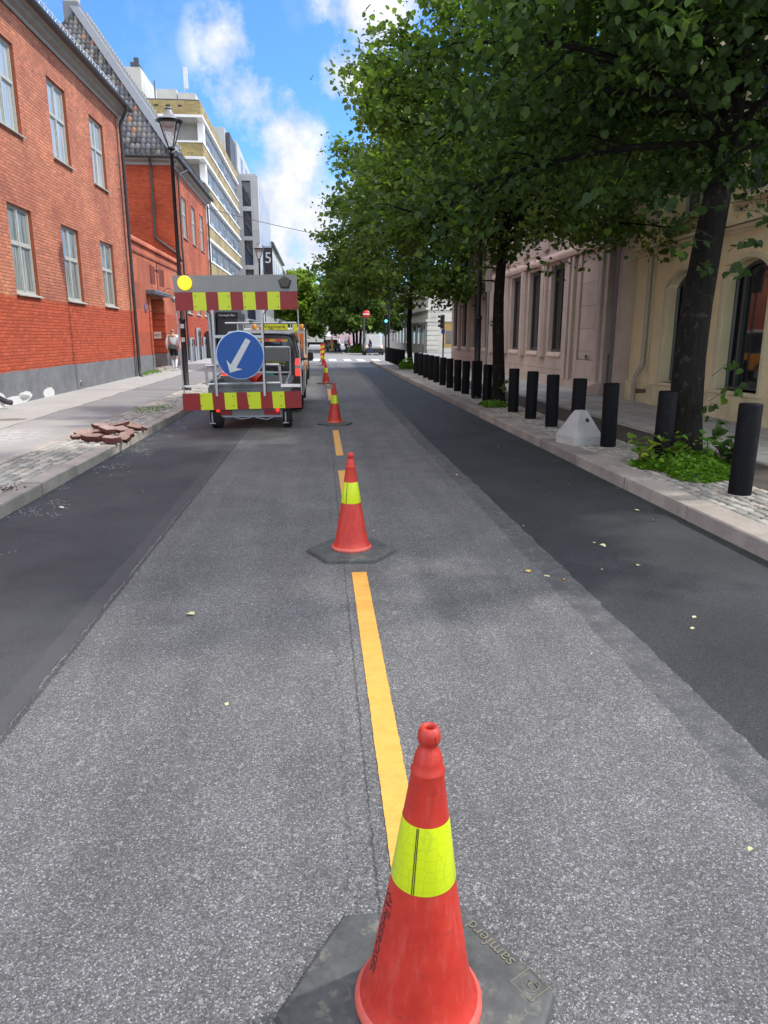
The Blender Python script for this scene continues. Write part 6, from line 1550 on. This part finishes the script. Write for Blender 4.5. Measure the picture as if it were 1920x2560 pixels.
for i, (x, y, h, R_) in enumerate(((-2.6, 100, 10.6, 3.0), (-4.2, 109, 9.8, 2.6))):
    lb = ['sunlit light green tree right of the striped trailer board', 'light green tree half hidden behind the striped trailer board'][i]
    T, n_ = tree('street_tree', lb, (x, y, 0), 50 + i, h, .2, 2.2, ell(5.2, 5.4, R_, 1.9, h, 1.0, i + 2), 34, 8, (3, 15), .38, M['leaf_light'], spread=.40, group='light green trees on the left'); tot += n_
print('leaves', tot)

# shoots low on the two near trunks: large separate leaves on thin stalks
def shoots(parent, specs, size, seed, m):
    rr = random.Random(seed); b = MB(); P_ = []
    for (p, q, n_) in specs:
        p, q = Vector(p), Vector(q); mid = p.lerp(q, .5) + Vector((0, 0, .08)); b.tube([p, mid, q], [.004, .003, .0015], 5)
        for k in range(n_):
            f = .3 + .7*(k + rr.random()*.6)/n_; c = p*(1-f)**2 + mid*2*f*(1-f) + q*f*f; P_.append((c.x + rr.gauss(0, .04), c.y + rr.gauss(0, .04), c.z + rr.gauss(0, .03)))
    me = leaf_mesh('shoot_leaves', np.array(P_), size, (0, -.6, 0), seed, m, .5, .2); o = bpy.data.objects.new('shoot_leaves', me); COL.objects.link(o); o.parent = parent
    s = b.build('shoot', M['stem'], parent); o.parent = s
shoots(T1, [((.08, -.15, 2.55), (-.55, -.35, 2.42), 9), ((.05, -.15, 2.6), (-.75, -.3, 2.75), 9), ((.0, -.18, 2.35), (-.15, -.5, 2.2), 7), ((.25, -.15, 2.45), (.55, -.3, 2.55), 8), ((.25, -.15, 2.3), (.35, -.45, 2.15), 7),
            ((.2, -.18, 1.05), (.5, -.3, 1.2), 4), ((.18, -.2, .75), (.55, -.35, .92), 6), ((.1, -.22, .62), (.15, -.5, .72), 7), ((.2, -.1, .5), (.5, -.2, .42), 5),
            ((.1, -.2, 2.9), (-.5, -.4, 2.75), 8), ((.3, -.1, 2.9), (.8, -.2, 2.72), 9), ((.3, 0, 3.0), (1.2, -.4, 2.9), 12), ((-.1, 0, 3.1), (-1.0, -.5, 2.78), 14), ((-.1, 0, 3.1), (-1.5, -.3, 3.0), 14)], .105, 4, M['leaf_dark'])
shoots(T2, [((.1, -.12, .45), (.4, -.2, .6), 4), ((.05, -.13, .3), (.1, -.4, .5), 5), ((-.1, -.1, 1.9), (-.3, -.2, 1.75), 4), ((0, -.1, 3.0), (-.9, -.6, 2.9), 14), ((.2, 0, 3.1), (1.3, -.3, 2.75), 16), ((.2, 0, 3.2), (1.9, -.4, 2.95), 18)], .10, 6, M['leaf_mid'])

def weeds(name, label, cx, cy, rx, ry, n, size, h, seed, m, zb=.13, big=None):
    g = np.random.default_rng(seed); r = np.sqrt(g.random(n)); a = g.random(n)*2*np.pi
    ang = 1 + .18*np.sin(3*a + seed) + .12*np.sin(5*a)
    x = cx + rx*r*ang*np.cos(a); y = cy + ry*r*ang*np.sin(a); z = zb + h*(1 - r**2)*g.random(n)**.6 + .01
    pos = np.stack([x, y, z], 1)
    me = leaf_mesh('weed', pos, size, (0, 0, .5), seed, m, -.1, .35); o = bpy.data.objects.new(name, me); COL.objects.link(o); tag(o, label, 'weeds', kind='stuff'); return o
weeds('weed_patch', 'bright green low weeds around the nearest tree foot', 4.18, 7.70, .56, .68, 5200, .036, .17, 1, M['leaf_weed'])
weeds('weed_patch', 'small mossy weeds at the second tree foot', 3.82, 15.75, .34, .55, 1300, .045, .10, 2, M['leaf_weed'])
weeds('weed_patch', 'weeds around the third tree foot', 4.2, 35.2, .45, .6, 700, .09, .55, 3, M['leaf_weed'])
weeds('weed_patch', 'shrubby growth under the far trees', 4.2, 84, 1.3, 5, 2600, .22, .9, 4, M['leaf_mid'], 0)
weeds('weed_patch', 'thin grass at the foot of the left cobbles', -3.55, 15.3, .35, .9, 260, .03, .05, 5, M['leaf_weed'])
weeds('weed_patch', 'grass tufts at the foot of the gate wall', -6.45, 28.2, .2, 1.3, 240, .05, .08, 6, M['leaf_weed'], .3)
# upright sapling leaves among the weeds
def plant(name, label, loc, stems, size, seed, m):
    rr = random.Random(seed); t = empty(name, loc, 0, label, 'plant', 'leafy saplings around the nearest tree'); b = MB(); P_ = []
    for k in range(stems):
        a = rr.uniform(0, 2*PI); L = rr.uniform(.22, .48); p = Vector((rr.gauss(0, .08), rr.gauss(0, .08), 0)); q = p + Vector((math.cos(a)*L*.5, math.sin(a)*L*.5, L)); b.tube([p, p.lerp(q, .5) + Vector((0, 0, .05)), q], [.005, .004, .002], 5)
        for j in range(8):
            f = .35 + .65*j/8; c = p.lerp(q, f); P_.append((c.x + rr.gauss(0, .025), c.y + rr.gauss(0, .025), c.z))
    b.build('stems', M['stem'], t); me = leaf_mesh('foliage', np.array(P_), size, (0, -.3, .6), seed, m, .0, .3); o = bpy.data.objects.new('foliage', me); COL.objects.link(o); o.parent = t
plant('sapling', 'yellow green leafy sapling left of the nearest tree trunk', (4.08, 8.05, .13), 8, .095, 3, M['leaf_weed_big'])
plant('sapling', 'small sapling among weeds at the kerb side of the nearest tree', (3.80, 7.9, .13), 5, .085, 4, M['leaf_weed_big'])
plant('sapling', 'dark broad leafy sapling right of the nearest tree trunk', (4.62, 7.82, .13), 8, .12, 5, M['leaf_dark'])
plant('sapling', 'green sapling just in front of the nearest tree trunk', (4.35, 7.95, .13), 5, .08, 6, M['leaf_weed'])

# fallen leaves and grit on the road
rr = random.Random(21); P_ = []
for k in range(36):
    x = rr.uniform(1.3, 3.2) if k > 6 else rr.uniform(-2.8, 1.2); y = 1.6 + 9*rr.random()**1.5 if k > 6 else rr.uniform(2.5, 9); P_.append((x, y, .006))
me = leaf_mesh('leaf_litter', np.array(P_), .030, (0, 0, 8), 22, worn('dry_leaf', (.50, .47, .26, 1), .8, .3, 5), 0.0, .45); o = bpy.data.objects.new('leaf_litter', me); COL.objects.link(o); tag(o, 'small dry leaves and bits scattered on the dark asphalt', 'leaf litter', kind='stuff')
for i, (x, y, c, lb, s) in enumerate([(1.62, 4.45, (.62, .33, .05, 1), 'orange fallen leaf on the edge of the dark asphalt strip', .055), (1.42, 4.62, (.60, .40, .10, 1), 'yellow brown fallen leaf on the worn grey asphalt', .045), (2.18, 5.25, (.50, .60, .30, 1), 'pale green fallen leaf in the middle of the dark strip', .06), (-2.5, 6.9, (.75, .75, .72, 1), 'white scrap of paper on the left dark asphalt', .05), (2.95, 6.35, (.45, .50, .30, 1), 'pale leaf near the right kerb', .05)]):
    me = leaf_mesh('fallen_leaf', np.array([(0, 0, 0)]), s, (0, 0, 12), 70 + i, plain('fallen_leaf_%s' % 'abcde'[i], c, .8), 0, .05); o = bpy.data.objects.new('fallen_leaf', me); COL.objects.link(o); o.location = (x, y, .008); tag(o, lb, 'leaf' if i != 3 else 'scrap', 'bits fallen on the road')
# ------------------------------------------------------------------ sky, sun, camera
SUN_EL, SUN_AZ = rad(50), rad(8)          # azimuth measured from +X toward +Y
sd = Vector((math.cos(SUN_EL)*math.cos(SUN_AZ), math.cos(SUN_EL)*math.sin(SUN_AZ), math.sin(SUN_EL)))
w = bpy.data.worlds.new('World'); sc.world = w; w.use_nodes = True
nt = w.node_tree; N = nt.nodes; L = nt.links
bg = N['Background']
class WN(NT):
    def __init__(s): s.t = nt; s.L = nt.links
W = WN()
sky = N.new('ShaderNodeTexSky'); sky.sky_type = 'NISHITA'; sky.sun_disc = False; sky.sun_elevation = SUN_EL; sky.sun_rotation = PI/2 - SUN_AZ
sky.altitude = 50; sky.air_density = 1.0; sky.dust_density = .35; sky.ozone_density = 2.5
d = W.coord('Generated'); x, y, z = W.sep(d)
# clouds: unseen bright fields added as fill light, plus the bank standing over the end of the street
zz = W.math('MAXIMUM', z, .06)
pl_ = W.comb(W.math('DIVIDE', x, zz), W.math('DIVIDE', y, zz), 0)
n1 = W.noise(pl_, .55, 8, .58)
dw = W.noise(d, 5.5, 9, .60); dw2 = W.noise(d, 14, 6, .6)
def blobmask(v, rad_deg, amp):
    v = Vector(v).normalized(); nd = nt.nodes.new('ShaderNodeVectorMath'); nd.operation = 'DOT_PRODUCT'; L.new(d, nd.inputs[0]); nd.inputs[1].default_value = v
    ang = W.math('ARCCOSINE', W.math('MINIMUM', nd.outputs['Value'], 1.0)); f = W.math('SUBTRACT', 1.0, W.math('DIVIDE', ang, rad(rad_deg)), clamp=True)
    return W.math('MULTIPLY', f, amp)
blobs = [((-.1047, .9407, .3300), 3.2, .62), ((-.0849, .9546, .2856), 3.4, .70), ((-.0627, .9612, .2589), 3.0, .72), ((-.036, .9687, .235), 4.2, 1.15), ((-.0262, .9779, .2082), 4.6, 1.2), ((-.0471, .982, .1753), 5.2, 1.2), ((-.0026, .9896, .1439), 6.0, 1.2), ((-.0598, .991, .110), 5.5, 1.15), ((-.075, .992, .07), 6, 1.0),
         ((.0667, .9246, .3800), 4.6, .95), ((.0395, .9527, .3012), 3.4, .75), ((.0201, .9571, .2891), 2.6, .6), ((.12, .95, .25), 7, .9), ((.22, .94, .18), 9, .9), ((-.30, .93, .05), 9, .5)]
acc = None
for b_ in blobs:
    m_ = blobmask(*b_); acc = m_ if acc is None else W.math('MAXIMUM', acc, m_)
dw3 = W.noise(d, 34, 5, .6)
nz = W.math('ADD', W.math('MULTIPLY', W.math('SUBTRACT', dw, .5), 3.0), W.math('ADD', W.math('MULTIPLY', W.math('SUBTRACT', dw2, .5), 1.5), W.math('MULTIPLY', W.math('SUBTRACT', dw3, .5), .5)))
dens = W.math('ADD', acc, nz)
near = W.math('MULTIPLY', W.ramp(dens, [(.05, 0.), (.32, .55), (.70, 1.)]), W.ramp(acc, [(.0, .12), (.22, 1.)]))
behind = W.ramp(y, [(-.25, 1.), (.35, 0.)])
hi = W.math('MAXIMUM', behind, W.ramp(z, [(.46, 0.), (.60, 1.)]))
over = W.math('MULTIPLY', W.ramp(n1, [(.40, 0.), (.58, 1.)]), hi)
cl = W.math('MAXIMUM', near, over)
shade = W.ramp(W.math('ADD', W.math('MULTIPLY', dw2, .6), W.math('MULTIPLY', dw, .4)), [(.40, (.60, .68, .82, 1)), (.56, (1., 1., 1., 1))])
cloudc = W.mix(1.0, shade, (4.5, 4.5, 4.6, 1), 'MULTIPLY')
cloudc = W.mix(hi, cloudc, (11., 10.8, 10.4, 1))  # added rear and overhead clouds are extra bright, to lift the shaded street
skyc = W.mix(1.0, sky.outputs[0], (.48, .78, 1.2, 1), 'MULTIPLY')
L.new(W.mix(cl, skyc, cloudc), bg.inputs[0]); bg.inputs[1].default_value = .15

sl = bpy.data.lights.new('sun', 'SUN'); sl.energy = 2.3; sl.angle = rad(2.0); sl.color = (1.0, .955, .88)
so = bpy.data.objects.new('sun', sl); COL.objects.link(so); so.rotation_euler = (-sd).to_track_quat('-Z', 'Y').to_euler()

cam = bpy.data.cameras.new('camera'); co = bpy.data.objects.new('camera', cam); COL.objects.link(co); sc.camera = co
cam.sensor_fit = 'VERTICAL'; cam.sensor_height = 24; cam.lens = 24 * 1775 / 2560; cam.clip_start = .05; cam.clip_end = 2500
co.location = (0, 0, 1.6); co.rotation_euler = (PI/2 - math.atan(435/1775), 0, -rad(4.9724))
sc.render.resolution_x = 768; sc.render.resolution_y = 1024
sc.view_settings.view_transform = 'Standard'; sc.view_settings.look = 'None'; sc.view_settings.exposure = 0.72; sc.view_settings.gamma = 1.0
sc.cycles.max_bounces = 6; sc.cycles.diffuse_bounces = 3; sc.cycles.transparent_max_bounces = 8; sc.cycles.glossy_bounces = 3
sc.cycles.use_denoising = True
sc.cycles.sample_clamp_indirect = 6
